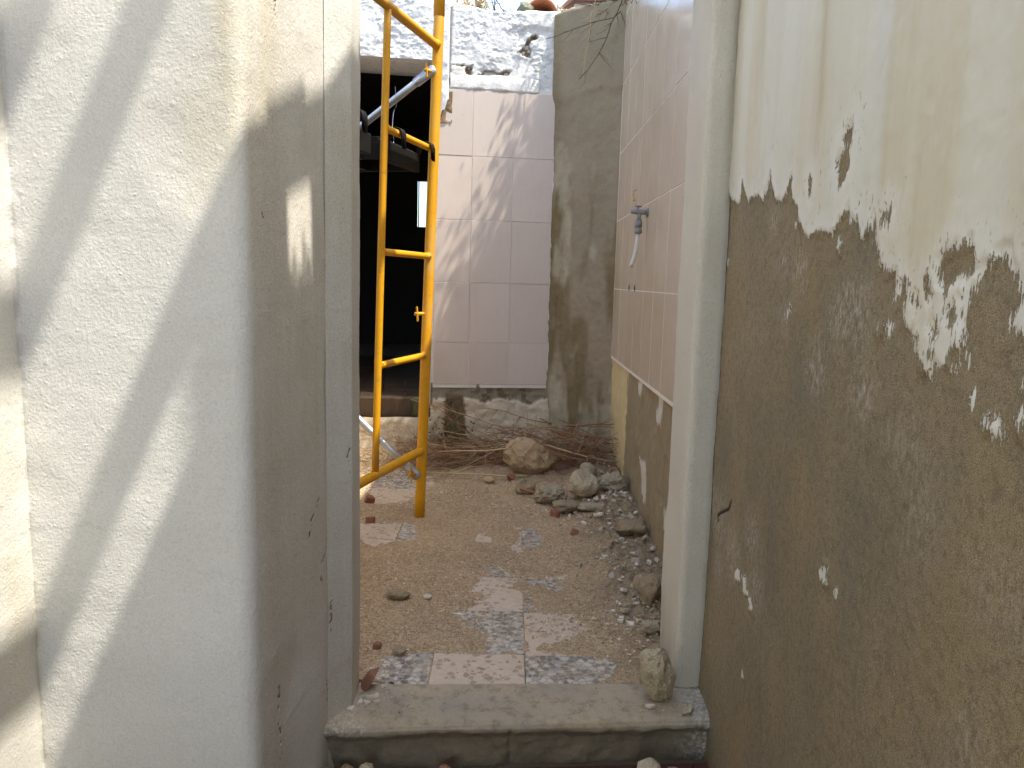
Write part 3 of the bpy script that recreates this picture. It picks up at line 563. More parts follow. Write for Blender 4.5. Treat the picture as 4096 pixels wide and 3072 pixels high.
amt = 0.008 * big + (0.0015 + 0.0055 * patch) * (0.6 - np.abs(fbm(Q3, 15, 4, gain=0.6, s=129, st=(1, 1, 1.6)))).reshape(U.shape) + 0.0018 * fbm(Q3, 48, 3, gain=0.7, s=131).reshape(U.shape) * (0.4 + patch) - 0.028 * hole
amt += 0.014 * sstep(2.72, 2.75, ZZ + 0.02 * big) * sstep(-0.40, -0.25, U)
crk = np.exp(-(polyline_d(U, ZZ, [(-0.735, 2.85), (-0.742, 2.5), (-0.735, 2.3)]) / 0.007) ** 2); amt -= 0.014 * crk
dk = np.clip(0.5 * np.exp(-((ZZ - 2.47) / 0.05) ** 2) * sstep(-0.1, 0.5, big) + 0.4 * crk + 0.35 * np.exp(-((U + 0.72) / 0.03) ** 2) * sstep(2.7, 2.85, ZZ), 0, 1)
keep = ~((U[:-1, :-1] < -0.845) & (U[:-1, :-1] > -1.80) & (ZZ[:-1, :-1] < 2.505)); keep &= ~((U[:-1, :-1] > -0.845) & (U[:-1, :-1] < -0.80) & (ZZ[:-1, :-1] < 2.3))
N = -np.cross(np.gradient(P, axis=0), np.gradient(P, axis=1)); N /= np.linalg.norm(N, axis=2, keepdims=True) + 1e-12
o = grid('upper_plaster', P + N * amt[..., None], MT['white'], back, dict(hole=hole, dirt=dk), keep)
# solid masonry behind the plaster face
bwbox('masonry', -0.80, 0.06, -0.44, -0.03, -0.1, 2.80, MT['white'], back)
bwbox('lintel', -1.81, -0.79, -0.44, -0.012, 2.508, 2.79, MT['white'], back, bev=0.012, cuts=3, rough=0.004)
bwbox('masonry', -3.2, -1.80, -0.44, -0.02, -0.1, 2.80, MT['white'], back)
bwbox('door_reveal', -0.845, -0.795, -0.44, -0.004, 0.30, 2.51, MT['white'], back, bev=0.006, cuts=3, rough=0.003)
# plaster strip beside the doorway with its broken foot
us = steps((-0.80, -0.745, 0.006)); zz = steps((2.16, 2.85, 0.008)); Uu, Zg = np.meshgrid(us, zz)
Zg = Zg + np.clip(0.11 * (Uu + 0.80) / 0.055 + 0.012 * np.sin(Uu * 190), 0, 0.12) * sstep(2.35, 2.16, Zg)
P = P8 + E8 * Uu[..., None] + N8 * (0.030 - 0.012 * sstep(-0.755, -0.745, Uu) - 0.012 * sstep(-0.79, -0.80, Uu))[..., None]; P[..., 2] = Zg
amt = (0.004 * fbm(P.reshape(-1, 3), 14, 4, s=133)).reshape(Uu.shape)
grid('plaster_strip', P + N8 * amt[..., None], MT['white'], back, dict(hole=Uu * 0, dirt=Uu * 0))
us = steps((-0.80, -0.722, 0.006)); zz = steps((2.13, 2.32, 0.006)); Uu, Zg = np.meshgrid(us, zz); P = P8 + E8 * Uu[..., None]; P[..., 2] = Zg
amt = 0.015 + (0.007 * fbm(P.reshape(-1, 3), 18, 4, s=135)).reshape(Uu.shape)
grid('bared_rubble', P + N8 * amt[..., None], MT['white'], back, dict(hole=Uu * 0 + 1, dirt=Uu * 0))
# white ledge over the tiles
us = steps((-0.735, -0.168, 0.007)); prof = [(0.0, 2.436), (0.006, 2.424), (0.010, 2.412), (0.0125, 2.39), (0.014, 2.355), (0.0135, 2.338), (0.0, 2.335)]
P = np.zeros((len(prof), len(us), 3))
for r, (w, z) in enumerate(prof[::-1]):
    wv = w * (1 - 0.5 * sstep(-0.19, -0.168, us)); P[r] = P8 + E8 * us[:, None] + N8 * wv[:, None]; P[r, :, 2] = z + 0.006 * fbm(np.stack([us, us * 0 + r * .1, us * 0], 1), 18, 3, s=137) + 0.012 * (us + 0.45) * 0
grid('ledge', P + N8 * (0.003 * fbm(P.reshape(-1, 3), 25, 3, s=139)).reshape(P.shape[:2])[..., None], MT['white'], back, dict(hole=P[..., 0] * 0, dirt=P[..., 0] * 0 + 0.12))
bwbox('tile_bed', -0.822, 0.03, -0.03, 0.009, 0.44, 2.36, MT['groutw'], back)
cols = [-0.822, -0.5895, -0.3245, -0.0605]; rows = [0.462, 0.741, 1.1315, 1.5315, 1.9325, 2.338]
cache = {}
def tile_mesh(w, h):
    k = (round(w, 3), round(h, 3))
    if k not in cache: cache[k] = box_mesh('tile', -w / 2, w / 2, -0.0045, 0.0045, -h / 2, h / 2, bev=0.0016)
    return cache[k]
for c0, c1 in zip(cols[:-1], cols[1:]):
    for r0, r1 in zip(rows[:-1], rows[1:]):
        g_ = 0.003; o = link('tile', tile_mesh(c1 - c0 - g_, r1 - r0 - g_), MT['pink'], back)
        o.location = tuple(bw((c0 + c1) / 2, (r0 + r1) / 2, 0.0085 + random.uniform(-.0012, .0012)))
        o.rotation_euler = (random.uniform(-.004, .004), random.uniform(-.0025, .0025), A8 + random.uniform(-.005, .005))
# crumbling plaster below the tiles
us = steps((-1.9, -0.9, 0.04), (-0.9, 0.04, 0.008)); zz = steps((-0.05, 0.47, 0.008)); Uu, Zg = np.meshgrid(us, zz)
P = P8 + E8 * Uu[..., None] + N8 * 0.0; P[..., 2] = Zg; Q3 = P.reshape(-1, 3)
edge = np.interp(Uu, [-1.9, -0.84, -0.819, -0.74, -0.614, -0.465, -0.359, -0.251, -0.164, -0.057, 0.05], [0.22, 0.30, 0.369, 0.364, 0.375, 0.344, 0.376, 0.345, 0.329, 0.378, 0.37])
rg = fbm(Q3, 26, 4, s=141).reshape(Uu.shape); mort = sstep(-0.006, 0.006, Zg - edge + 0.010 * rg)
dark = sstep(-0.012, 0.008, sdf(Uu + 0.012 * rg, Zg, [(-0.735, 0.40), (-0.619, 0.385), (-0.606, 0.214), (-0.587, 0.0), (-0.735, -0.06)]))
amt = 0.022 * (1 - mort) * (1 - dark) + 0.010 * fbm(Q3, 8, 4, s=143).reshape(Uu.shape) + 0.005 * rg + 0.025 * sstep(-0.78, -0.84, Uu) * sstep(0.30, 0.2, Zg)
keep = ~((Uu[:-1, :-1] < -0.84) & (Zg[:-1, :-1] > 0.24))
grid('base_plaster', P + N8 * amt[..., None], MT['basep'], back, dict(dark=np.clip(dark + mort * (rg > 0.45), 0, 1), mortar=mort), keep)

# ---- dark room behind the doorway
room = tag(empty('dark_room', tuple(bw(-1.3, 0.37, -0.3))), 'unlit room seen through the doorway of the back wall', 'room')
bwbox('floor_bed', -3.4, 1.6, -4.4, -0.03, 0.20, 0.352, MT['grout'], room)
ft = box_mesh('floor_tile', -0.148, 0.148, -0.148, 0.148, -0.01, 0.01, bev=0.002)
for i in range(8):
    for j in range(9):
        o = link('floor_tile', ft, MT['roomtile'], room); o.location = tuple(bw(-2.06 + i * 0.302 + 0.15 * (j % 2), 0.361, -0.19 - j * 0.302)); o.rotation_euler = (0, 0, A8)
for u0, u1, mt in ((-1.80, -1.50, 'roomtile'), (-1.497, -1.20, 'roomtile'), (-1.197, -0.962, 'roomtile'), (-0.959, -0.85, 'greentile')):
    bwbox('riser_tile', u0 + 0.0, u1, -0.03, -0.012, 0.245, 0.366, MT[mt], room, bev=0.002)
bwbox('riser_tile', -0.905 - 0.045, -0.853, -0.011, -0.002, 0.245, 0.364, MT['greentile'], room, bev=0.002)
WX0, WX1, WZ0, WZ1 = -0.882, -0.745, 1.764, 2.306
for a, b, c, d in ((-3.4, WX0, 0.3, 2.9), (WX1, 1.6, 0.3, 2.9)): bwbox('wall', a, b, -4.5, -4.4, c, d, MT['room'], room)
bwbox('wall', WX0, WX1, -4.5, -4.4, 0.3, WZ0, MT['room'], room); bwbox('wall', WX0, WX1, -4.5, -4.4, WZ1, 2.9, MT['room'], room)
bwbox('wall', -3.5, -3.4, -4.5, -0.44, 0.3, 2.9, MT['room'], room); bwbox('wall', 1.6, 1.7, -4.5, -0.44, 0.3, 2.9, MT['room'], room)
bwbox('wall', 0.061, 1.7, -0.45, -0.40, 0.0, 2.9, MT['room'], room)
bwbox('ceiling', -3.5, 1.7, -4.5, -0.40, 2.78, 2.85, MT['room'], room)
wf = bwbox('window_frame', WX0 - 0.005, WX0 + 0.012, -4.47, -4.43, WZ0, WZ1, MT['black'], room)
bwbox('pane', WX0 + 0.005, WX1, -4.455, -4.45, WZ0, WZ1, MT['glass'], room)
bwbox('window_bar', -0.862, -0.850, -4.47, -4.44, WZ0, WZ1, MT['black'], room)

# ---- cement wall set at an angle in the corner
C0 = np.array([0.236, 5.128, 0]); C1 = np.array([0.628, 4.83, 0]); CD = (C1 - C0) / np.linalg.norm(C1 - C0); CL = np.linalg.norm(C1 - C0); CN = np.array([CD[1], -CD[0], 0])
ss = steps((-0.02, CL + 0.03, 0.008)); zz = steps((-0.08, 2.83, 0.010)); tops = np.linspace(0.02, 0.35, 8)
S = np.tile(ss, (len(zz) + len(tops), 1)); P = np.zeros(S.shape + (3,)); ZZ = np.zeros_like(S)
bt = 0.014 * fbm(np.stack([ss, ss * 0, ss * 0], 1), 9, 3, s=151)
for r in range(S.shape[0]):
    z = zz[min(r, len(zz) - 1)] + bt * (zz[min(r, len(zz) - 1)] > 2.7); w = 0 if r < len(zz) else tops[r - len(zz)]
    P[r] = C0 + CD * ss[:, None] - CN * w; P[r, :, 2] = z + (0.01 if r >= len(zz) else 0); ZZ[r] = P[r, :, 2]
Q3 = P.reshape(-1, 3); big = fbm(Q3, 4, 4, s=153).reshape(S.shape)
dark = np.clip(0.9 * sstep(-0.1, 0.5, fbm(Q3, 3.5, 3, s=155, st=(2, 2, 0.5)).reshape(S.shape)) * sstep(2.0, 1.6, ZZ) + np.exp(-((S - 0.21) / 0.035) ** 2) * sstep(0.55, 0.2, ZZ) + 0.5 * np.exp(-(S / 0.05) ** 2), 0, 1)
light = np.clip(sstep(0.0, 0.6, fbm(Q3, 4.5, 3, s=157, st=(1.5, 1.5, 0.7)).reshape(S.shape)) * sstep(2.15, 1.9, ZZ), 0, 1) * 0.9
amt = 0.008 * big + 0.003 * fbm(Q3, 26, 4, s=159).reshape(S.shape) + 0.012 * sstep(2.28, 2.34, ZZ + 0.04 * big)
N = np.broadcast_to(CN, P.shape).copy(); N[len(zz):] = (0, 0, 1)
conc = grid('cement_wall', P + N * amt[..., None], MT['concrete'], None, dict(dark=dark, light=light))
tag(conc, 'narrow grey stained cement wall set at an angle beside the pink tiles', 'wall')

# ---- tiled side wall of the yard
side = tag(empty('tiled_side_wall', (0.64, 3.6, 0)), 'beige pink tiled side wall with a tap, peeling below the tiles', 'wall')
ys = steps((4.86, 2.33, 0.010)); zz = steps((-0.1, 0.76, 0.010)); path = np.stack([0.634 + 0 * ys, ys], 1)
P = sweep(path, zz); Y, Z = P[..., 1], P[..., 2]; Q3 = P.reshape(-1, 3)
bare = (4.20 - Y) * 0.55 + 0.10 * (0.30 - Z) + 0.10 * fbm(Q3, 3, 3, s=161, st=(1, 1, 0.4)).reshape(Y.shape)
for fl in ([[3.839, 0.67], [3.66, 0.70], [3.688, 0.632], [3.766, 0.573]], [[3.29, 0.72], [3.15, 0.72], [3.2, 0.568], [3.279, 0.525], [3.327, 0.558]], [[3.701, 0.30], [3.50, 0.34], [3.435, 0.13], [3.567, 0.12]], [[3.1, 0.25], [2.9, 0.28], [2.85, 0.10], [2.95, 0.08]]):
    bare = np.minimum(bare, -sdf(Y, Z, fl) * 2 + 0.02)
bare = np.clip(bare, -0.5, 0.5); ye = sstep(4.0, 4.25, Y)
amt = (0.006 * fbm(Q3, 5, 4, s=163) + 0.003 * fbm(Q3, 30, 3, s=165)).reshape(Y.shape)
grid('lower_render', displace(P, amt), MT['low'], side, dict(bare=bare, yellow=ye))
box('masonry', 0.645, 0.90, 2.36, 4.9, -0.1, 3.08, MT['concrete'], side)
box('coping', 0.615, 0.92, 2.36, 4.9, 3.078, 3.13, MT['concrete'], side, bev=0.012, cuts=3, rough=0.008)
box('tile_bed', 0.6206, 0.646, 2.36, 4.835, 0.685, 3.06, MT['groutw'], side)
us = steps((4.80, 4.868, 0.008)); zz = steps((0.66, 2.9, 0.012)); P = np.zeros((len(zz), len(us), 3)); P[..., 0] = 0.630 - 0.004; P[..., 1] = us[::-1][None]; P[..., 2] = zz[:, None]
P[..., 1] += 0.010 * fbm(np.stack([zz, zz * 0, zz * 0], 1), 6, 4, s=167)[:, None] * np.linspace(0, 1, len(us))[None]
grid('edge_plaster', displace(P, (0.003 * fbm(P.reshape(-1, 3), 20, 4, s=169)).reshape(P.shape[:2])), MT['basep'], side, dict(dark=P[..., 0] * 0, mortar=P[..., 0] * 0))
trow = [0.70, 1.118, 1.53, 1.932, 2.334, 2.736, 3.07]; tcol = [2.385 + 0.268 * k for k in range(10)]; tcol[-1] = 4.815
def stile(w, h):
    k = ('s', round(w, 3), round(h, 3))
    if k not in cache: cache[k] = box_mesh('tile', -0.0045, 0.0045, -w / 2, w / 2, -h / 2, h / 2, bev=0.0013)
    return cache[k]
for y0, y1 in zip(tcol[:-1], tcol[1:]):
    for z0, z1 in zip(trow[:-1], trow[1:]):
        o = link('tile', stile(y1 - y0 - 0.008, z1 - z0 - 0.004), MT['pinkside'], side)
        o.location = (0.6235 + random.uniform(-.0006, .0006), (y0 + y1) / 2, (z0 + z1) / 2); o.rotation_euler = (0, random.uniform(-.0012, .0012), random.uniform(-.002, .002))
# ---- rest of the yard, beyond the left door jamb
yw = box('yard_wall', -2.75, -2.62, 2.04, 4.9, -0.1, 2.8, MT['white'], None)
tag(yw, 'plain whitewashed wall closing the yard on the left', 'wall')

# ---- yard floor: terrazzo tiles
fl = kind(box('floor', -2.62, 0.66, 2.03, 5.6, -0.10, -0.012, MT['grout'], None), 'structure', 'yard floor of blue grey and pink terrazzo tiles')
tm = box_mesh('terrazzo_tile', -0.1385, 0.1385, -0.1545, 0.1545, -0.011, 0.0, bev=0.0012)
for i in range(-9, 3):
    for j in range(-1, 10):
        dark_t = (i + j) % 2 == 1
        o = link('terrazzo_tile', tm if True else None, None, fl); 
        o.location = (0.062 + 0.28 * i + 0.14, 2.256 + 0.312 * j + 0.156, random.uniform(-.0008, .0008)); o.rotation_euler = (random.uniform(-.0015, .0015), random.uniform(-.0015, .0015), 0.008)
        if len(o.material_slots) == 0: o.data.materials.append(MT['tpink'])
        o.material_slots[0].link = 'OBJECT'; o.material_slots[0].material = MT['tblue'] if dark_t else MT['tpink']
PATCH= [[[-0.213, 2.026], [-0.225, 2.242], [-0.092, 2.253], [0.063, 2.266], [0.258, 2.272], [0.288, 2.185], [0.28, 2.071]], [[-0.407, 2.226], [-0.231, 2.242], [-0.213, 2.026], [-0.325, 2.03]], [[-0.17, 2.553], [0.051, 2.584], [0.062, 2.258], [-0.05, 2.255], [-0.069, 2.379], [-0.109, 2.358], [-0.079, 2.418], [-0.147, 2.482]], [[0.06, 2.552], [0.234, 2.563], [0.275, 2.452], [0.209, 2.382], [0.119, 2.339], [0.066, 2.3]], [[-0.123, 2.869], [-0.086, 3.007], [-0.013, 3.032], [0.018, 2.898], [0.046, 2.881], [0.051, 2.574], [-0.133, 2.57], [-0.095, 2.698]], [[0.039, 2.909], [0.231, 2.903], [0.202, 2.767], [0.059, 2.784]], [[0.032, 3.504], [0.125, 3.485], [0.126, 3.215], [0.024, 3.163]], [[-0.683, 3.498], [-0.585, 3.52], [-0.442, 3.478], [-0.421, 3.314], [-0.529, 3.281], [-0.628, 3.214]], [[-0.17, 3.461], [-0.06, 3.444], [-0.064, 3.27], [-0.145, 3.287]]]
PATCH2= [[-0.879, 4.503], [-0.715, 4.575], [-0.481, 4.493], [-0.399, 4.324], [-0.452, 4.023], [-0.558, 3.87], [-0.744, 3.813]]
xs = steps((-2.6, -1.05, 0.04), (-1.05, 0.634, 0.0085)); ys = steps((2.07, 3.2, 0.0085), (3.2, 5.25, 0.012))
Xg, Yg = np.meshgrid(xs, ys); Q = np.stack([Xg.ravel(), Yg.ravel(), 0 * Xg.ravel()], 1)
ex = np.full(Xg.shape, -1.0)
for p in PATCH: ex = np.maximum(ex, sdf(Xg, Yg, p))
ex = np.maximum(ex, sdf(Xg, Yg, PATCH2))
n1 = fbm(Q, 9, 4, s=171).reshape(Xg.shape); n2 = fbm(Q, 45, 4, gain=0.6, s=173).reshape(Xg.shape); n3 = fbm(Q, 2, 3, s=175).reshape(Xg.shape)
def floor_h(X, Y, ex, n1, n2, n3):
    d = ex + 0.030 * n1 + 0.018 * n2
    h = np.clip(-d * 0.10, -0.004, 0.011) + 0.0038 * n2 + 0.004 * n3
    pile = sstep(0.30, 0.60, X + 0.06 * n1) * sstep(2.25, 2.6, Y)
    back_ = sstep(4.0, 4.75, Y + 0.2 * n1) * sstep(-0.55, -0.1, X) + sstep(4.55, 4.95, Y) * 0.5
    return h + pile * (0.030 + 0.018 * n1 + 0.010 * n2) + np.clip(back_, 0, 1) * (0.035 + 0.014 * n1) + 0.03 * sstep(3.3, 3.8, Y) * sstep(0.25, 0.5, X)
Hf = floor_h(Xg, Yg, ex, n1, n2, n3)
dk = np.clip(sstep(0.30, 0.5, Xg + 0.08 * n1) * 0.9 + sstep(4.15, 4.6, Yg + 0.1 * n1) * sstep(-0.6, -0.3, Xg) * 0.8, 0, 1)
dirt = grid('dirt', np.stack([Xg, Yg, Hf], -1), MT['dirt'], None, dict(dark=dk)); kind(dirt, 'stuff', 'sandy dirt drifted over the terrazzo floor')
def floor_z(x, y):
    j = int(np.clip(np.searchsorted(xs, x), 1, len(xs) - 1)); i = int(np.clip(np.searchsorted(ys, y), 1, len(ys) - 1)); return max(0.0, float(Hf[i, j]))

# ---- doorstep
xs2 = steps((-0.475, 0.56, 0.006))
prof = [(1.885, -0.16), (1.872, -0.11), (1.868, -0.075), (1.862, -0.05), (1.850, -0.036), (1.842, -0.026), (1.840, -0.016), (1.845, -0.006), (1.856, 0.000), (1.875, 0.003), (1.90, 0.0055), (1.95, 0.0065), (2.0, 0.0065), (2.03, 0.0065), (2.046, 0.0055), (2.050, -0.004)]
pr = np.array(prof); tt = np.linspace(0, 1, len(pr)); t2 = np.linspace(0, 1, 70); py_ = np.interp(t2, tt, pr[:, 0]); pz_ = np.interp(t2, tt, pr[:, 1])
P = np.zeros((70, len(xs2), 3)); P[..., 0] = xs2[None]; P[..., 1] = py_[:, None] + (0.085 * (xs2 + 0.46) * 1)[None] * np.interp(t2, [0, 0.75, 1], [1, 1, 0.45])[:, None] - 0.02 * 0; P[..., 2] = pz_[:, None]
Q3 = P.reshape(-1, 3); f = np.interp(t2, [0, 0.30, 0.42], [1, 1, 0])[:, None] * np.ones((1, len(xs2)))
a = (fbm(Q3, 9, 4, s=181) * 0.006 + fbm(Q3, 32, 4, s=183) * 0.004).reshape(f.shape) * (0.25 + 0.55 * f) + 0.004 * np.sin(xs2 * 9)[None] * np.interp(t2, [0.3, 0.45, 0.6], [0, 1, 0])[:, None]
N = -np.cross(np.gradient(P, axis=0), np.gradient(P, axis=1)); N /= np.linalg.norm(N, axis=2, keepdims=True) + 1e-12
joint = np.exp(-((P[..., 0] - 0.02) / 0.006) ** 2) * f; a = a - 0.008 * joint
salt = np.clip(np.exp(-((P[..., 0] - 0.55) / 0.05) ** 2) + np.exp(-((P[..., 0] + 0.42) / 0.06) ** 2 - ((P[..., 2] + 0.01) / 0.02) ** 2), 0, 1)
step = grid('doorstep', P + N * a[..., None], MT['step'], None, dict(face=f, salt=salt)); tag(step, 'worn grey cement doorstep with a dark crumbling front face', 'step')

# ================================================================ SCAFFOLD
FB = np.array([-0.433, 3.599, 0.0]); FD = np.array([0.270, 0.963, 0.0]); FN = np.array([-0.963, 0.270, 0.0])
def fp(u, z, w=0.0): return FB + FD * u + FN * w + np.array([0, 0, z])
def lin(a, b, n=12): return [a + (b - a) * t for t in np.linspace(0, 1, n)]
def weld(p, d, r, mat, parent):
    """a rough weld bead where a tube meets a post"""
    d = d / np.linalg.norm(d); a = np.cross(d, [0, 0, 1.0]); a /= np.linalg.norm(a); b = np.cross(d, a)
    pts = [p + (a * math.cos(t) + b * math.sin(t)) * (r + random.uniform(-.001, .0015)) for t in np.linspace(0, 2 * math.pi, 15)]
    return tube('weld', pts, [0.0035 + random.uniform(-.001, .002) for _ in pts], mat, parent, 5, False)
def scaffold(w, label):
    t = tag(empty('scaffold', tuple(fp(-0.2, 0, w))), label, 'scaffold', 'yellow scaffold frames')
    Y_ = MT['yellow']; pu = lambda z: 0.006 + 0.0735 * z; iu = lambda z: -0.498 + 0.0545 * z; qu = lambda z: -1.06 + 0.0735 * z
    for k, f_ in enumerate((pu, qu)):
        p = tube('post', lin(fp(f_(0.0), 0.0, w), fp(f_(2.60), 2.60, w), 24), 0.0248, Y_, t, 20)
        if k == 0:
            c = fp(f_(2.36), 2.36, w); tube('sleeve_joint', [c, c + np.array([0.0015, 0.005, 0.30])], 0.0262, Y_, p, 20)
    tube('inner_post', lin(fp(iu(0.345), 0.345, w), fp(iu(2.21), 2.21, w), 20), 0.0153, Y_, t, 16)
    tube('inner_post', lin(fp(iu(0.345) - 0.46, 0.345, w), fp(iu(2.21) - 0.46, 2.21, w), 6), 0.0153, Y_, t, 12)
    for z in (2.225, 0.33):
        a, b = fp(qu(z), z, w), fp(pu(z), z, w); tube('cross_rail', lin(a, b, 20), 0.0205, Y_, t, 18); weld(b - FD * 0.026, FD, 0.021, Y_, t)
    for z in (1.75, 1.255, 0.788):
        a, b = fp(iu(z), z, w), fp(pu(z), z, w); tube('rung', lin(a, b, 14), [0.0165] + [0.0148] * 12 + [0.0165], Y_, t, 14)
        weld(b - FD * 0.025, FD, 0.0155, Y_, t); weld(a + FD * 0.015, FD, 0.0150, Y_, t)
    for z in (2.105, 0.985, 0.22):                      # lock pins with their flat toggles, pointing at the camera side
        c = fp(pu(z), z, w); d_ = FN * 0.50 - FD * 0.85; d_ = d_ / np.linalg.norm(d_)
        pn = tube('lock_pin', [c, c + d_ * 0.072], 0.0085, Y_, t, 12)
        e = c + d_ * 0.060; bm_ = box_mesh('toggle', -0.0035, 0.0035, -0.010, 0.010, -0.036, 0.034, bev=0.003)
        o = link('toggle', bm_, Y_, pn); o.location = tuple(e); o.rotation_euler = (0.12, 0.05, math.atan2(-d_[0], d_[1]) + 1.1)
    return t
scaffold(0.0, 'yellow steel scaffold frame leaning inside the doorway, nearest one with the lock pins')
scaffold(1.85, 'yellow steel scaffold frame farther left, hidden behind the white wall')
def brace(name, p0, slope, label):
    t = tag(empty(name, tuple(p0)), label, 'brace', 'galvanised cross braces')
    d = FN + np.array([0, 0, slope]); off = (FN * 0.50 - FD * 0.85) * 0.036; a = p0 + off; L = 1.80
    pts = [a + d * k for k in np.linspace(0.045, L, 20)]; tube('tube', pts, 0.0168, MT['galv'], t, 16)
    dn = d / np.linalg.norm(d); up = np.cross(FD, dn); up /= np.linalg.norm(up)
    V, Fq = [], []
    for k, (s, hw, th) in enumerate(((-0.024, 0.012, 0.003), (-0.017, 0.021, 0.003), (0.0, 0.024, 0.003), (0.03, 0.023, 0.004), (0.06, 0.019, 0.011), (0.09, 0.0168, 0.016))):
        c = a + dn * s
        V += [c + up * hw - FD * th, c + up * hw + FD * th, c - up * hw + FD * th, c - up * hw - FD * th]
        if k: Fq += [[4 * k - 4 + i, 4 * k - 4 + (i + 1) % 4, 4 * k + (i + 1) % 4, 4 * k + i] for i in range(4)]
    Fq += [[3, 2, 1, 0], [20, 21, 22, 23]]
    link('flattened_end', poly_mesh('flattened_end', V, Fq), MT['galv'], t)
    return t
brace('brace_tube', fp(0.160, 2.105), -0.667, 'galvanised brace tube sloping down to the left from the upper lock pin')
brace('brace_tube', fp(0.022, 0.22), 0.83, 'galvanised brace tube rising to the left from the lowest lock pin')
def deck(u0, u1, label):
    t = tag(empty('scaffold_deck', tuple(fp((u0 + u1) / 2, 1.70, 0.9))), label, 'deck', 'black scaffold decks')
    Rz = math.atan2(FN[1], FN[0])
    def db(name, w0, w1, a, b, z0, z1, **k):
        o = link(name, box_mesh(name, w0, w1, -b, -a, z0, z1, **k), MT['black'], t); o.location = tuple(FB); o.rotation_euler = (0, 0, Rz); return o
    for a, b in ((u0, u0 + 0.022), (u1 - 0.022, u1)): db('side_beam', 0.075, 1.78, a, b, 1.645, 1.715, bev=0.003)
    db('end_beam', 0.045, 0.075, u0, u1, 1.640, 1.722, bev=0.003); db('end_beam', 1.78, 1.81, u0, u1, 1.640, 1.722, bev=0.003)
    n = 3; wd = (u1 - u0) / n
    for k in range(n): db('board', 0.076, 1.779, u0 + k * wd + 0.002, u0 + (k + 1) * wd - 0.002, 1.7155, 1.737, bev=0.002)
    for k in range(4): db('cross_bar', 0.3 + 0.4 * k, 0.33 + 0.4 * k, u0 + 0.022, u1 - 0.022, 1.65, 1.69)
    for u in ((u0 + 0.035, u1 - 0.015) if u1 > 0 else (u0 + 0.035, u0 + 0.20)):
        th = [(0.045, -0.028), (0.030, 0.004), (0.016, 0.018), (0.0, 0.021), (-0.016, 0.015), (-0.023, 0.0), (-0.024, -0.052)]
        V, Fq = [], []
        for k, (w, z) in enumerate(th):
            for uu in (u - 0.021, u + 0.021):
                for q in (1.0, 1.22): V.append(fp(uu, 1.75 + z * q, w * q))
            if k: b_ = 4 * k; Fq += [[b_ - 4, b_ - 2, b_ + 2, b_], [b_ - 3, b_ + 1, b_ + 3, b_ - 1], [b_ - 4, b_, b_ + 1, b_ - 3], [b_ - 2, b_ - 1, b_ + 3, b_ + 2]]
        Fq += [[0, 1, 3, 2], [4 * 6, 4 * 6 + 2, 4 * 6 + 3, 4 * 6 + 1]]
        link('hook', poly_mesh('hook', V, Fq), MT['black'], t)
    return t
deck(-0.305, 0.075, 'black scaffold deck hooked over the upper rung, right one of two')
deck(-0.83, -0.43, 'black scaffold deck beside the jamb, left one of two')
wl_ = [fp(0.02, 1.93, 0.14), fp(-0.01, 1.90, 0.14), fp(-0.02, 1.86, 0.14), fp(-0.025, 1.80, 0.14)] + [fp(-0.025 + 0.018 * math.sin(a), 1.775 + 0.022 * math.cos(a), 0.14) for a in np.linspace(0.2, 6.1, 14)]
wl_ = [fp(-0.06, 1.995, 0.11)] + wl_
tag(tube('wire_loop', wl_, 0.0012, MT['galv'], None, 6), 'thin wire loop dangling from the upper brace tube', 'wire')

# ================================================================ TAP AND HOOK ON THE SIDE WALL
tp = tag(empty('wall_tap', (0.618, 3.70, 1.49)), 'grey plastic tap with a short white hose on the tiled side wall', 'tap')
tube('flange', [(0.620, 3.70, 1.487), (0.612, 3.70, 1.487)], 0.021, MT['plastic'], tp, 16)
b_ = tube('body', [(0.614, 3.70, 1.487), (0.60, 3.70, 1.488), (0.58, 3.70, 1.488), (0.555, 3.70, 1.489), (0.538, 3.70, 1.489)], [0.012, 0.0125, 0.0135, 0.012, 0.0095], MT['plastic'], tp, 14)
tube('handle', [(0.572, 3.70, 1.498), (0.572, 3.70, 1.512)], [0.006, 0.005], MT['plastic'], b_, 10); tube('handle', [(0.556, 3.685, 1.514), (0.588, 3.715, 1.514)], 0.0045, MT['plastic'], b_, 8)
tube('spout', [(0.577, 3.70, 1.482), (0.577, 3.70, 1.445)], [0.010, 0.011], MT['plastic'], tp, 12)
for z0, z1, r in ((1.448, 1.418, 0.0185), (1.412, 1.388, 0.0195)):
    tube('hex_nut', [(0.577, 3.70, z0), (0.577, 3.70, z1)], r, MT['plastic'], tp, 6)
tube('collar', [(0.577, 3.70, 1.42), (0.577, 3.70, 1.41)], 0.014, MT['plastic'], tp, 12)
tube('hose', [(0.577, 3.70, 1.39), (0.576, 3.70, 1.36), (0.572, 3.70, 1.32), (0.565, 3.70, 1.28), (0.554, 3.70, 1.245), (0.548, 3.70, 1.232)], 0.0095, MT['hose'], tp, 14)
hk = [(0.620, 4.09, 1.635), (0.606, 4.09, 1.632), (0.603, 4.092, 1.60)] + [(0.603 - 0.0, 4.092 - 0.022 + 0.022 * math.cos(a), 1.598 + 0.022 * math.sin(a)) for a in np.linspace(0, -2.6, 9)]
tag(tube('wall_hook', hk, 0.004, MT['straw'], None, 8), 'small J shaped wire hook on the side wall above the tap', 'hook')
for y, z in ((4.182, 1.132), (3.985, 1.131)):
    o = tube('drill_hole', [(0.6195, y, z + 0.018), (0.6186, y, z), (0.619, y, z - 0.018)], [0.002, 0.0055, 0.002], MT['black'], side, 8)

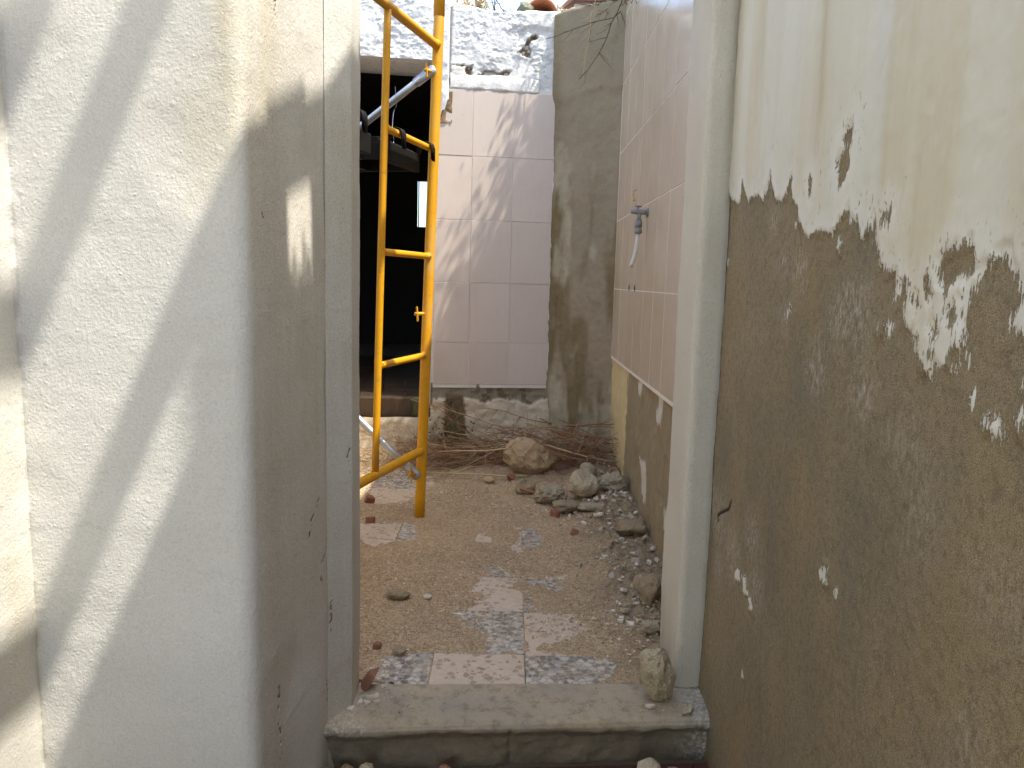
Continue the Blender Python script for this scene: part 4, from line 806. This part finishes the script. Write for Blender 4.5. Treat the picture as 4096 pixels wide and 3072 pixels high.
# ================================================================ STONES AND RUBBLE
def rock_mesh(seed, sx, sy, sz, sub=3, cuts=7, rough=0.10, fine=0.03):
    rr = np.random.default_rng(seed); bm = bmesh.new(); bmesh.ops.create_icosphere(bm, subdivisions=sub, radius=1.0)
    V = np.array([v.co[:] for v in bm.verts])
    for _ in range(cuts):
        n = rr.normal(size=3); n /= np.linalg.norm(n); d = rr.uniform(0.62, 0.9); k = V @ n - d; V -= np.clip(k, 0, None)[:, None] * n
    nn = V / np.linalg.norm(V, axis=1, keepdims=True)
    V = V + nn * (rough * fbm(V + seed * 3.1, 1.7, 3, s=seed) + fine * fbm(V + seed, 6, 4, s=seed + 5))[:, None]
    V = V * np.array([sx, sy, sz])
    for v, c in zip(bm.verts, V): v.co = c
    me = bpy.data.meshes.new('rock'); bm.to_mesh(me); bm.free(); me.polygons.foreach_set('use_smooth', [True] * len(me.polygons)); return me
def rock(name, loc, size, mat, label, seed, cat='rock', group=None, rot=(0, 0, 0), sink=0.12, **k):
    me = rock_mesh(seed, *[s / 2 for s in size], **k); o = link(name, me, MT[mat]); o.rotation_euler = rot
    R_ = Matrix.Rotation(rot[2], 3, 'Z') @ Matrix.Rotation(rot[1], 3, 'Y') @ Matrix.Rotation(rot[0], 3, 'X')
    zmin = min((R_ @ v.co).z for v in me.vertices)
    o.location = (loc[0], loc[1], loc[2] - zmin - sink * size[2] * 0.5); return tag(o, label, cat, group)
rock('stone', (0.418, 2.012, 0.004), (0.112, 0.10, 0.172), 'rockA', 'tall pale ochre stone propped against the right door jamb', 83, sub=5, rot=(0.06, -0.13, 0.5), rough=0.12, fine=0.045, cuts=9, sink=0.10)
rock('stone', (0.505, 2.60, floor_z(0.5, 2.6)), (0.12, 0.12, 0.115), 'rockC', 'rounded mossy brown stone on the floor just behind the right jamb', 12, sub=4, rough=0.13, fine=0.05)
rock('boulder', (0.115, 4.44, floor_z(0.1, 4.4)), (0.31, 0.22, 0.22), 'rockD', 'large tan boulder under the dry branches', 13, sub=5, rough=0.12, fine=0.05, sink=0.2)
rock('stone', (0.395, 3.93, floor_z(0.39, 3.93)), (0.165, 0.15, 0.155), 'rockA', 'round ochre stone in the rubble by the side wall', 14, sub=5, rough=0.14, fine=0.07)
rock('stone', (0.425, 4.07, floor_z(0.42, 4.07) + 0.03), (0.105, 0.10, 0.125), 'rockB', 'smooth grey stone right behind the round ochre stone', 15, sub=4, rough=0.08)
rock('stone', (0.205, 3.90, floor_z(0.2, 3.9)), (0.17, 0.14, 0.10), 'rockB', 'chalky grey broken lump left of the ochre stone', 16, sub=5, rough=0.22, fine=0.12)
rock('stone', (0.555, 3.97, floor_z(0.55, 3.95)), (0.17, 0.14, 0.10), 'rockB', 'craggy grey lump against the side wall, right of the ochre stone', 17, sub=5, rough=0.22, fine=0.12)
rock('stone', (0.095, 4.06, floor_z(0.1, 4.05)), (0.12, 0.09, 0.09), 'rockC', 'brown stone in front of the large boulder', 18, sub=4, rough=0.15)
rock('stone', (0.41, 3.70, floor_z(0.41, 3.70)), (0.15, 0.09, 0.04), 'rockB', 'flat grey slab fragment in front of the ochre stone', 19, sub=4, rough=0.18, fine=0.09)
rock('stone', (0.285, 3.72, floor_z(0.28, 3.72)), (0.16, 0.12, 0.07), 'rockC', 'low brown lump beside the red brick piece', 20, sub=4, rough=0.2, fine=0.09)
rock('stone', (0.555, 3.35, floor_z(0.55, 3.35)), (0.13, 0.10, 0.075), 'rockC', 'dusty brown stone at the foot of the side wall', 21, sub=4, rough=0.16)
rock('stone', (-0.115, 4.24, floor_z(-0.11, 4.24)), (0.065, 0.05, 0.04), 'rockD', 'small tan stone alone on the dirt left of the boulder', 22, rough=0.12)
rock('stone', (0.01, 4.27, floor_z(0.0, 4.27)), (0.055, 0.05, 0.05), 'brick', 'small reddish stone at the left foot of the boulder', 23)
rock('pebble', (-0.325, 2.235, 0.001), (0.042, 0.036, 0.030), 'rockC', 'round dark clod on the blue grey tile by the left jamb', 24)
rock('stone', (0.478, 2.395, floor_z(0.47, 2.4)), (0.075, 0.06, 0.045), 'rockB', 'pale plaster lump behind the right jamb', 25, rough=0.24, fine=0.1, sub=4, cat='plaster')
rock('stone', (0.455, 2.19, floor_z(0.45, 2.2)), (0.075, 0.07, 0.06), 'rockC', 'brown stone tucked behind the tall ochre stone', 26)
rock('clod', (-0.385, 2.62, floor_z(-0.38, 2.62)), (0.10, 0.06, 0.035), 'rockC', 'crumbly brown clod by the left jamb', 27, rough=0.22, sub=4)
rock('pebble', (-0.285, 2.63, floor_z(-0.28, 2.63)), (0.034, 0.026, 0.018), 'chip', 'white pebble next to the crumbly brown clod', 28, cat='pebble')
# stones at the foot of the step
for n_, (loc, size, mt, lab) in enumerate([((-0.435, 1.775, -0.13), (0.10, 0.08, 0.05), 'rockA', 'pale stone at the left foot of the step'), ((-0.345, 1.80, -0.13), (0.055, 0.05, 0.058), 'rockB', 'upright pale grey stone in front of the step, left part'), ((-0.395, 1.82, -0.13), (0.05, 0.045, 0.04), 'rockC', 'small brown stone between two pale stones under the step'), ((-0.145, 1.815, -0.13), (0.062, 0.055, 0.055), 'brick', 'reddish brown stone in front of the step'), ((0.10, 1.76, -0.13), (0.062, 0.05, 0.03), 'chip', 'small white stone under the middle of the step'), ((0.375, 1.825, -0.13), (0.092, 0.08, 0.072), 'rockA', 'large pale stone at the right foot of the step'), ((0.445, 1.845, -0.13), (0.05, 0.05, 0.04), 'rockC', 'brown stone right of the large pale stone under the step'), ((0.505, 1.83, -0.13), (0.06, 0.05, 0.035), 'rockB', 'greyish stone in the right corner under the step'), ((-0.29, 1.80, -0.13), (0.05, 0.04, 0.025), 'chip', 'white plaster lump in front of the step, left part')]):
    rock('stone', loc, size, mt, lab, 40 + n_, sub=4, rough=0.15, rot=(random.uniform(-.2, .2), random.uniform(-.2, .2), random.uniform(0, 6)))
# broken bricks
def shard(name, loc, size, mat, label, seed, rot, cat, group=None):
    rr = np.random.default_rng(seed); n = rr.integers(5, 8); th = np.sort(rr.uniform(0, 2 * np.pi, n) * 0.35 + np.linspace(0, 2 * np.pi, n, endpoint=False) * 0.9)
    r = rr.uniform(0.65, 1.0, n); V = []
    for z, k in ((-0.5, 1.0), (0.35, 1.0), (0.5, 0.88)):
        for a, q in zip(th, r): V.append((math.cos(a) * q * k * size[0] / 2, math.sin(a) * q * k * size[1] / 2, z * size[2] + rr.uniform(-.05, .05) * size[2]))
    F_ = [list(range(n))[::-1], [2 * n + i for i in range(n)]] + [[s * n + i, s * n + (i + 1) % n, (s + 1) * n + (i + 1) % n, (s + 1) * n + i] for s in (0, 1) for i in range(n)]
    o = link(name, poly_mesh(name, V, F_, False), MT[mat]); o.rotation_euler = rot; o.location = (loc[0], loc[1], loc[2] + size[2] * 0.35)
    return tag(o, label, cat, group)
shard('brick_fragment', (0.235, 3.665, floor_z(0.23, 3.66)), (0.068, 0.055, 0.035), 'brick', 'bright red brick fragment in front of the rubble', 31, (0.2, 0.1, 0.5), 'brick')
shard('brick_fragment', (0.305, 3.375, floor_z(0.3, 3.37)), (0.05, 0.045, 0.03), 'brick', 'small dark red brick fragment on the dirt, right of the middle', 32, (0.3, 0.2, 1.5), 'brick')
shard('brick_fragment', (-0.715, 3.84, floor_z(-0.7, 3.84)), (0.075, 0.055, 0.04), 'brick', 'red brick fragment by the left jamb, farther one', 33, (0.2, 0.3, 0.2), 'brick')
shard('brick_fragment', (-0.655, 3.52, floor_z(-0.65, 3.52)), (0.05, 0.05, 0.03), 'brick', 'red brick fragment by the left jamb, nearer one', 34, (0.1, 0.3, 2.2), 'brick')
shard('brick_fragment', (-0.372, 2.035, 0.012), (0.045, 0.075, 0.055), 'brick', 'broken red brick piece at the foot of the left jamb', 35, (0.25, 0.5, 0.2), 'brick')
shard('brick_fragment', (-0.40, 2.27, floor_z(-0.38, 2.27)), (0.04, 0.035, 0.02), 'brick', 'tiny red brick fragment by the left jamb beside the tiles', 36, (0.1, 0.2, 1.0), 'brick')
# plaster flakes: on the step, and along the side wall
for n_, (x, y, s) in enumerate([(-0.385, 1.968, 0.04), (-0.362, 1.975, 0.035), (-0.372, 1.945, 0.033), (-0.345, 1.955, 0.026), (-0.405, 1.915, 0.028), (-0.39, 1.955, 0.024), (-0.35, 1.985, 0.03), (-0.325, 2.00, 0.022), (-0.338, 2.035, 0.028), (-0.305, 2.045, 0.024), (-0.32, 2.07, 0.026), (-0.35, 2.09, 0.02)]):
    shard('plaster_flake', (x, y, 0.006), (s, s * 0.75, s * 0.3), 'chip', 'white plaster flake in the heap at the left end of the step', 100 + n_, (random.uniform(-.5, .5), random.uniform(-.5, .5), random.uniform(0, 6)), 'plaster', 'plaster flakes on the step')
shard('plaster_flake', (0.498, 1.955, 0.008), (0.055, 0.04, 0.010), 'rockB', 'curled grey plaster flake at the right end of the step', 120, (0.3, -0.2, 0.4), 'plaster')
shard('plaster_flake', (0.40, 1.965, 0.008), (0.035, 0.025, 0.008), 'chip', 'flat pale flake on the step in front of the tall ochre stone', 121, (0.1, 0.1, 0.1), 'plaster')
rr = np.random.default_rng(5)
for n_ in range(210):
    x = float(np.clip(rr.normal(0.49, 0.10), 0.18, 0.61)); y = float(rr.uniform(2.45, 4.15)); s = float(rr.uniform(0.012, 0.042))
    q = rr.random(); mt_, nm_, what = ('chip', 'plaster_flake', 'pale plaster flake') if q < 0.5 else (('rockB', 'stone_chip', 'greyish stone chip') if q < 0.78 else ('rockC', 'stone_chip', 'brown stone chip'))
    zone = 'beside the boulder end of' if y > 3.6 else ('midway along' if y > 3.0 else 'nearest the right jamb in')
    shard(nm_, (x, y, floor_z(x, y)), (s, s * 0.8, s * 0.35), mt_, 'small %s %s the debris strip by the side wall' % (what, zone), 200 + n_, (rr.uniform(-.6, .6), rr.uniform(-.6, .6), rr.uniform(0, 6)), 'debris', '%ss %s the debris strip' % (what, zone))
for n_, (x, y, s) in enumerate([(0.52, 3.02, 0.075), (0.355, 3.50, 0.05), (0.425, 3.53, 0.055), (0.30, 3.81, 0.06), (0.52, 4.25, 0.05), (0.155, 3.96, 0.05), (0.44, 3.76, 0.06), (0.30, 3.63, 0.05)]):
    labs = ['long white plaster strip lying near the side wall', 'white shell-like flake left of another, in front of the flat slab', 'larger white flake in the debris in front of the flat slab', 'white chip between the chalky lump and the ochre stone', 'white chip behind the rubble by the side wall', 'white chip touching the chalky grey lump', 'pale slanting flake between the ochre stone and the craggy lump', 'white flake pair behind the red brick piece']
    shard('plaster_flake', (x, y, floor_z(x, y) + 0.004), (s, s * 0.55, s * 0.22), 'chip', labs[n_], 400 + n_, (rr.uniform(-.4, .4), rr.uniform(-.4, .4), rr.uniform(0, 6)), 'plaster')
# fine grit: nobody could count it
def grit(n, name, label, xy, smin, smax, mat='gravel'):
    Vs, Fs = [], []; oc = np.array([(1, 0, 0), (-1, 0, 0), (0, 1, 0), (0, -1, 0), (0, 0, 1), (0, 0, -1)], float)
    of = np.array([(0, 2, 4), (2, 1, 4), (1, 3, 4), (3, 0, 4), (2, 0, 5), (1, 2, 5), (3, 1, 5), (0, 3, 5)])
    for k in range(n):
        x, y, z = xy(); s = smin * (smax / smin) ** (random.random() ** 2.2) / 2
        a = random.uniform(0, 6.28); ca, sa = math.cos(a), math.sin(a); q = oc * RNG.uniform(0.5, 1.2, (6, 1)) * np.array([s, s * random.uniform(.6, 1), s * random.uniform(.35, .8)])
        q = np.stack([q[:, 0] * ca - q[:, 1] * sa, q[:, 0] * sa + q[:, 1] * ca, q[:, 2]], 1) + np.array([x, y, z + s * 0.2]); Vs.append(q); Fs.append(of + 6 * k)
    me = np_mesh(name, np.vstack(Vs), np.vstack(Fs), None, False); return kind(link(name, me, MT[mat]), 'stuff', label)
_gx, _gy = np.meshgrid(np.arange(200) / 40 - 2, np.arange(240) / 40, indexing='ij')
GM = (0.06 + 0.94 * sstep(-0.25, 0.55, fbm(np.stack([_gx.ravel(), _gy.ravel(), 0 * _gx.ravel()], 1), 4.5, 3, s=301))).reshape(200, 240)
def on_floor(xa, xb, ya, yb, p=1.0):
    def f():
        for _ in range(6):
            x = xa + (xb - xa) * random.random() ** p; y = ya + (yb - ya) * random.random()
            if random.random() < GM[int(abs(x + 2) * 40) % 200, int(abs(y) * 40) % 240]: break
        return x, y, floor_z(x, y)
    return f
grit(6500, 'grit', 'sandy grit strewn over the yard floor', on_floor(-0.75, 0.60, 2.12, 4.6), 0.004, 0.015)
grit(3600, 'pale_grit', 'pale plaster crumbs strewn over the dirt', on_floor(-0.75, 0.60, 2.25, 4.5), 0.003, 0.017, 'palegrit')
grit(2600, 'rubble_grit', 'mixed fine rubble along the side wall', on_floor(0.62, 0.22, 2.2, 4.4, 1.6), 0.004, 0.026)
grit(700, 'step_grit', 'grit lying on the doorstep', lambda: (lambda x: (x, random.uniform(1.90, 2.03) + 0.05 * (x + 0.46), 0.007))(random.choice((random.uniform(-0.43, -0.25), random.gauss(0.42, 0.07), random.uniform(-0.4, 0.52)))), 0.002, 0.009)
grit(500, 'alley_grit', 'grit and dry scraps at the foot of the step', lambda: (random.uniform(-0.47, 0.54), random.uniform(1.55, 1.88), -0.131), 0.003, 0.016)

# ================================================================ DRY BRANCHES
def wander(p, d, L, n=8, wob=0.25, grav=0.0):
    p = np.array(p, float); d = np.array(d, float); d /= np.linalg.norm(d); pts = [p.copy()]
    for _ in range(n):
        d = d + RNG.normal(size=3) * wob * 0.35; d[2] -= grav; d /= np.linalg.norm(d); p = p + d * L / n; pts.append(p.copy())
    return pts
def branch_arrays(p, d, L, r, twigs=4, wob=0.25, grav=0.0, floor=True, leaf=0.0):
    main = wander(p, d, L, 9, wob, grav)
    if floor: main = [np.array([q[0], min(q[1], 4.98 + 0.14 * q[0]), max(q[2], floor_z(q[0], min(q[1], 5.2)) + 0.006)]) for q in main]
    out = [tube_arrays(main, np.linspace(r, r * 0.45, len(main)), 5)]
    for _ in range(twigs):
        k = random.randint(2, 8); dd = (main[k] - main[k - 1]); dd = dd / (np.linalg.norm(dd) + 1e-9) + RNG.normal(size=3) * 0.7
        tw = wander(main[k], dd, L * random.uniform(0.12, 0.35), 4, 0.5, grav)
        if floor: tw = [np.array([q[0], min(q[1], 4.98 + 0.14 * q[0]), max(q[2], floor_z(q[0], min(q[1], 5.2)) + 0.004)]) for q in tw]
        out.append(tube_arrays(tw, np.linspace(r * 0.5, r * 0.22, 5), 4))
    return out
def tubes_object(name, arrs, mat, parent=None):
    V, Fq = join_arrays(arrs); return link(name, poly_mesh(name, V, Fq), MT[mat], parent)
named = [((0.10, 4.28, 0.05), (-1.0, 0.10, 0.03), 0.62, 0.0055, 'straw', 'long straw coloured branch lying in front of the boulder, pointing left'),
         ((0.10, 4.40, 0.20), (-0.9, 0.02, -0.35), 0.55, 0.006, 'straw', 'pale branch leaning on the boulder and sloping down to the left'),
         ((0.05, 4.62, 0.24), (-1.0, 0.25, 0.16), 0.75, 0.005, 'twig', 'thin dark branch arching out above the boulder to the left'),
         ((0.10, 4.45, 0.23), (1.0, -0.05, -0.22), 0.55, 0.007, 'straw', 'pale branch lying across the heap right of the boulder'),
         ((0.16, 4.42, 0.17), (1.0, -0.12, -0.22), 0.50, 0.006, 'twig', 'brown branch on the front of the heap right of the boulder'),
         ((0.06, 4.00, 0.05), (0.75, -0.6, -0.03), 0.42, 0.008, 'redtwig', 'reddish stick on the dirt in front of the chalky lump'),
         ((0.42, 3.52, 0.05), (0.35, 0.9, 0.25), 0.22, 0.004, 'twig', 'short stick poking out of the debris in front of the slab')]
for p, d, L, r, mt, lab in named: tag(tubes_object('dry_branch', branch_arrays(p, d, L, r, 3, 0.14), mt), lab, 'branch')
for k in range(84):
    a = random.random()
    if a < 0.55: p = (random.uniform(0.0, 0.35), random.uniform(4.45, 4.78), random.uniform(0.08, 0.30)); d = (random.choice((1, 1, -1)) + random.gauss(0, .2), random.gauss(-0.1, 0.2), random.gauss(-0.2, 0.15))
    else: p = (random.uniform(-0.2, 0.15), random.uniform(4.5, 4.8), random.uniform(0.03, 0.15)); d = (-1, random.gauss(0.0, 0.25), random.gauss(0.0, 0.12))
    o = tubes_object('dry_branch', branch_arrays(p, d, random.uniform(0.3, 0.62), random.uniform(0.0028, 0.0055), random.randint(2, 5), 0.25), random.choice(('twig', 'twig', 'straw', 'redtwig')))
    if a < 0.55: tag(o, 'thin dry branch in the tangle behind and right of the boulder', 'branch', 'dry branches right of the boulder')
    else: tag(o, 'thin dry branch in the sparse tangle left of the boulder', 'branch', 'dry branches left of the boulder')
arr = []
for k in range(700):
    if random.random() < 0.6: p = (random.uniform(-0.05, 0.58), random.uniform(4.40, 4.80), random.uniform(0.02, 0.23)); 
    else: p = (random.uniform(-0.7, 0.1), random.uniform(4.55, 4.95), random.uniform(0.02, 0.13))
    if p[0] > 0.3 and p[1] > 4.75: continue
    arr += branch_arrays(p, RNG.normal(size=3) * (1, 0.5, 0.35), random.uniform(0.06, 0.26), random.uniform(0.0011, 0.0024), 2, 0.5)
kind(tubes_object('dry_litter', arr, 'redtwig'), 'stuff', 'russet litter of fine dry twigs under the branch heap')
arr = []
for k in range(330):
    p = (random.uniform(-1.35, -0.45), random.uniform(4.35, 4.92), 0.0); p = (p[0], min(p[1], 4.93 + 0.14 * p[0]), floor_z(p[0], p[1]))
    arr += [tube_arrays(wander(p, RNG.normal(size=3) * (0.7, 0.7, 0.3) + (0, 0, 0.7), random.uniform(0.05, 0.24), 4, 0.4, 0.1), [0.0014, 0.0012, 0.001, 0.0008, 0.0006], 4)]
kind(tubes_object('dry_grass', arr, 'straw'), 'stuff', 'bleached dry grass at the foot of the doorway')
def leaf_quads(centres, size, seed=0):
    Vs, Fs = [], []
    for k, c in enumerate(centres):
        a = RNG.normal(size=3); a /= np.linalg.norm(a); b = np.cross(a, RNG.normal(size=3)); b /= np.linalg.norm(b) + 1e-9; s = size * random.uniform(0.6, 1.3)
        Vs += [c, c + a * s * 0.5 + b * s * 0.22, c + a * s, c + a * s * 0.5 - b * s * 0.22]; Fs.append([4 * k, 4 * k + 1, 4 * k + 2, 4 * k + 3])
    return np.array(Vs), np.array(Fs)
wd = tag(empty('green_weed', tuple(bw(-0.68, 0.03, 0.06))), 'scrubby green weed growing in the damp groove under the tiles', 'plant')
arr, cen = [], []
for k in range(26):
    p = bw(random.uniform(-0.76, -0.64), 0.02, random.uniform(0.03, 0.12)); w_ = wander(p, np.array([random.gauss(0, .35), random.gauss(-0.15, .25), 1.0]), random.uniform(0.08, 0.36), 6, 0.35, 0.05)
    arr.append(tube_arrays(w_, np.linspace(0.002, 0.0008, len(w_)), 4)); cen += [w_[i] + RNG.normal(size=3) * 0.004 for i in range(1, 7) for _ in range(3)]
tubes_object('stem', arr, 'twig', wd); V, F_ = leaf_quads(cen, 0.022); lf = link('leaf', poly_mesh('leaf', V, F_, False), MT['green'], wd); lf['kind'] = 'stuff'
for k, (u, h) in enumerate(((-0.93, 0.30), (-1.05, 0.22))):
    w_ = [bw(u + 0.02 * t, 0.02 + h * t, 0.10 + 0.02 * math.sin(6 * t)) for t in np.linspace(0, 1, 8)]
    ar = [tube_arrays(w_, np.linspace(0.0022, 0.001, 8), 5)] + [tube_arrays(wander(w_[i], (random.gauss(0, 1), random.gauss(0, 1), 0.8), 0.06, 3, 0.4), [0.001, 0.001, 0.0008, 0.0006], 4) for i in (2, 3, 4, 5, 6)]
    tag(tubes_object('dead_stalk', ar, 'twig'), ('thin dead stalk standing in front of the green riser tile', 'shorter dead stalk left of the one by the green riser tile')[k], 'stalk')

# ---- twigs hanging over the cement wall
hang = [[[0.575, 4.7, 2.90], [0.575, 4.7, 2.763], [0.554, 4.719, 2.713], [0.526, 4.744, 2.664], [0.505, 4.763, 2.587], [0.466, 4.799, 2.508], [0.407, 4.853, 2.424], [0.36, 4.90, 2.38]], [[0.575, 4.72, 2.72], [0.537, 4.734, 2.689], [0.441, 4.823, 2.693], [0.315, 4.937, 2.681], [0.217, 5.027, 2.666], [0.15, 5.06, 2.655]], [[0.44, 4.84, 2.88], [0.436, 4.827, 2.815], [0.432, 4.831, 2.766], [0.417, 4.844, 2.744], [0.411, 4.85, 2.656], [0.402, 4.858, 2.568], [0.386, 4.873, 2.487], [0.37, 4.88, 2.44]], [[0.60, 4.70, 2.85], [0.61, 4.60, 2.759], [0.600, 4.50, 2.735], [0.606, 4.42, 2.70], [0.60, 4.38, 2.68], [0.59, 4.40, 2.655]]]
labs = ['long dark twig hanging down over the cement wall', 'twig reaching left across the cement wall to the whitewash', 'pale straw stem hanging straight down the cement wall', 'short curled twig hanging over the top of the side wall tiles']
for h, lb, mt, r in zip(hang, labs, ('darktwig', 'darktwig', 'straw', 'darktwig'), (0.0035, 0.0032, 0.0032, 0.004)):
    h = np.array(h); ar = [tube_arrays(h, np.linspace(r, r * 0.5, len(h)), 6)]
    for i in range(2, len(h) - 1):
        for _ in range(2): ar.append(tube_arrays(wander(h[i], (random.gauss(-.3, .6), random.gauss(0, .3), random.gauss(-0.5, .4)), random.uniform(0.04, 0.13), 4, 0.5), np.linspace(r * 0.5, r * 0.2, 5), 4))
    tag(tubes_object('hanging_twig', ar, mt), lb, 'twig')

# ---- dry shrub on top of the side wall: the sun reaches the pink tiles through its stems
sh = tag(empty('dry_shrub', (0.75, 4.6, 3.13)), 'dry leaning shrub growing on top of the side wall', 'shrub')
arr, cen = [], []
for k in range(60):
    p = (random.uniform(0.62, 0.88), random.uniform(3.9, 4.95), 3.10); w_ = wander(p, (random.gauss(0.02, .22), random.gauss(0, .28), 1.0), random.choice((random.uniform(0.25, 0.6), random.uniform(0.6, 1.45))), 8, 0.3)
    arr.append(tube_arrays(w_, np.linspace(0.004, 0.0014, len(w_)), 5))
    for i in range(2, 9):
        arr.append(tube_arrays(wander(w_[i], RNG.normal(size=3) + (0, 0, 0.6), random.uniform(0.05, 0.18), 4, 0.4), np.linspace(0.0022, 0.001, 5), 4))
        cen += [w_[i] + RNG.normal(size=3) * 0.07 for _ in range(9)]
tubes_object('stem', arr, 'twig', sh); V, F_ = leaf_quads(cen, 0.042); lf = link('leaf', poly_mesh('leaf', V, F_, False), MT['straw'], sh); lf['kind'] = 'stuff'

# ================================================================ ALONG THE TOP OF THE BACK WALL
rock('stone', tuple(bw(-0.262, 2.83, -0.06)), (0.105, 0.10, 0.082), 'lichen', 'lichened grey stone on top of the back wall beside the ridge tile', 61, sub=4, rough=0.14, rot=(0, 0, 0.4), sink=0.05)
def barrel(name, L, r0, r1, th, mat, parent=None, n=12):
    V, F_ = [], []
    for y, r in ((0, r0), (L * 0.5, (r0 + r1) / 2), (L, r1)):
        for rr_ in (r, r - th):
            for a in np.linspace(0.06, math.pi - 0.06, n): V.append((math.cos(a) * rr_, y, math.sin(a) * rr_))
    for s in range(2):
        b0, b1 = s * 2 * n, (s + 1) * 2 * n
        for i in range(n - 1): F_ += [[b0 + i, b0 + i + 1, b1 + i + 1, b1 + i], [b0 + n + i, b1 + n + i, b1 + n + i + 1, b0 + n + i + 1]]
        F_ += [[b0, b1, b1 + n, b0 + n], [b0 + n - 1, b0 + 2 * n - 1, b1 + 2 * n - 1, b1 + n - 1]]
    for b in (0, 4 * n):
        for i in range(n - 1): F_.append([b + i, b + n + i, b + n + i + 1, b + i + 1] if b == 0 else [b + i, b + i + 1, b + n + i + 1, b + n + i])
    me = poly_mesh(name, V, F_); return me
rt = link('ridge_tile', barrel('ridge_tile', 0.40, 0.105, 0.09, 0.014, None), MT['roof']); rt.location = tuple(bw(-0.165, 2.832, -0.03)); rt.rotation_euler = (-0.02, 0.0, A8 - 0.25)
tag(rt, 'terracotta arched roof tile lying on top of the back wall', 'roof tile')
rt2 = rt.copy(); COL.objects.link(rt2); rt2.location = tuple(bw(-0.30, 2.80, -0.28)); rt2.rotation_euler = (0, 0, A8 + 0.3); tag(rt2, 'second terracotta arched tile behind the lichened stone', 'roof tile')
# tiled roof of the neighbouring house
rf = tag(empty('tiled_roof', (1.0, 7.4, 3.3)), 'red terracotta tiled roof corner rising behind the back wall', 'roof')
bt_ = barrel('roof_tile', 0.42, 0.085, 0.07, 0.012, None, n=8)
for i in range(12):
    for j in range(5):
        o = link('roof_tile', bt_, MT['roof'], rf); o.location = (0.56 + i * 0.19, 7.0 + j * 0.36, 3.605 + j * 0.105 + random.uniform(-.006, .006)); o.rotation_euler = (0.27, random.uniform(-.03, .03), random.uniform(-.03, .03))
sl = box_mesh('roof_deck', 0.44, 2.8, 0.0, 1.9, -0.05, -0.01); o = link('roof_deck', sl, MT['roof'], rf); o.location = (0, 7.0, 3.615); o.rotation_euler = (0.283, 0, 0)
box('gable', 0.46, 2.8, 7.1, 8.8, 2.4, 3.57, MT['white'], rf)
# plants on the coping
def coping_plant(u, w, h, n, lab, mt, leafm=None, leafs=0.03, spread=0.5):
    t = tag(empty('wall_plant', tuple(bw(u, 2.83, w))), lab, 'plant'); ar, cen = [], []
    for k in range(n):
        p = bw(u + random.gauss(0, 0.025), 2.82, w + random.gauss(0, 0.015)); w_ = wander(p, (random.gauss(0, spread), random.gauss(0, spread * 0.5), 1.0), h * random.uniform(0.5, 1.1), 7, 0.35)
        ar.append(tube_arrays(w_, np.linspace(0.0042, 0.0016, len(w_)), 5)); cen += [w_[i] + RNG.normal(size=3) * 0.006 for i in range(3, 8) for _ in range(3)]
        for i in (3, 5, 6): ar.append(tube_arrays(wander(w_[i], RNG.normal(size=3) + (0, 0, .5), h * 0.25, 4, 0.4), np.linspace(0.002, 0.001, 5), 4))
    tubes_object('stem', ar, mt, t)
    if leafm:
        V, F_ = leaf_quads(cen, leafs); l_ = link('leaf', poly_mesh('leaf', V, F_, False), MT[leafm], t); l_['kind'] = 'stuff'
    return t
coping_plant(-0.47, -0.10, 0.30, 5, 'bare dark stemmed plant on the back wall coping', 'darktwig', None)
coping_plant(-0.61, -0.12, 0.13, 5, 'dry drooping leafed plant on the back wall coping near the scaffold', 'twig', 'straw', 0.06, 0.7)
coping_plant(-0.53, -0.08, 0.045, 6, 'low green tuft on the coping left of the bare stems', 'green', 'green', 0.022, 0.9)
coping_plant(-0.385, -0.08, 0.05, 9, 'low green tuft on the coping left of the lichened stone', 'green', 'green', 0.022, 1.0)
coping_plant(-0.02, -0.08, 0.10, 10, 'yellowing leafy weed where the back wall meets the cement wall', 'straw', 'straw', 0.028, 0.8)
coping_plant(0.06, -0.06, 0.07, 10, 'dry brown tuft on the corner of the cement wall', 'twig', 'straw', 0.03, 0.8)
arr = []
for k in range(45):
    s_ = random.uniform(0.22, 0.5); p = C0 + CD * s_ - CN * random.uniform(0.0, 0.2); p = np.array([p[0], p[1], 2.83]); arr += branch_arrays(p, (random.gauss(0, 1), random.gauss(-.3, .6), random.gauss(0.1, .3)), random.uniform(0.1, 0.3), 0.003, 3, 0.4, 0.02, False)
kind(tubes_object('coping_thatch', arr, 'darktwig'), 'stuff', 'tangle of dead stems along the top of the cement wall')
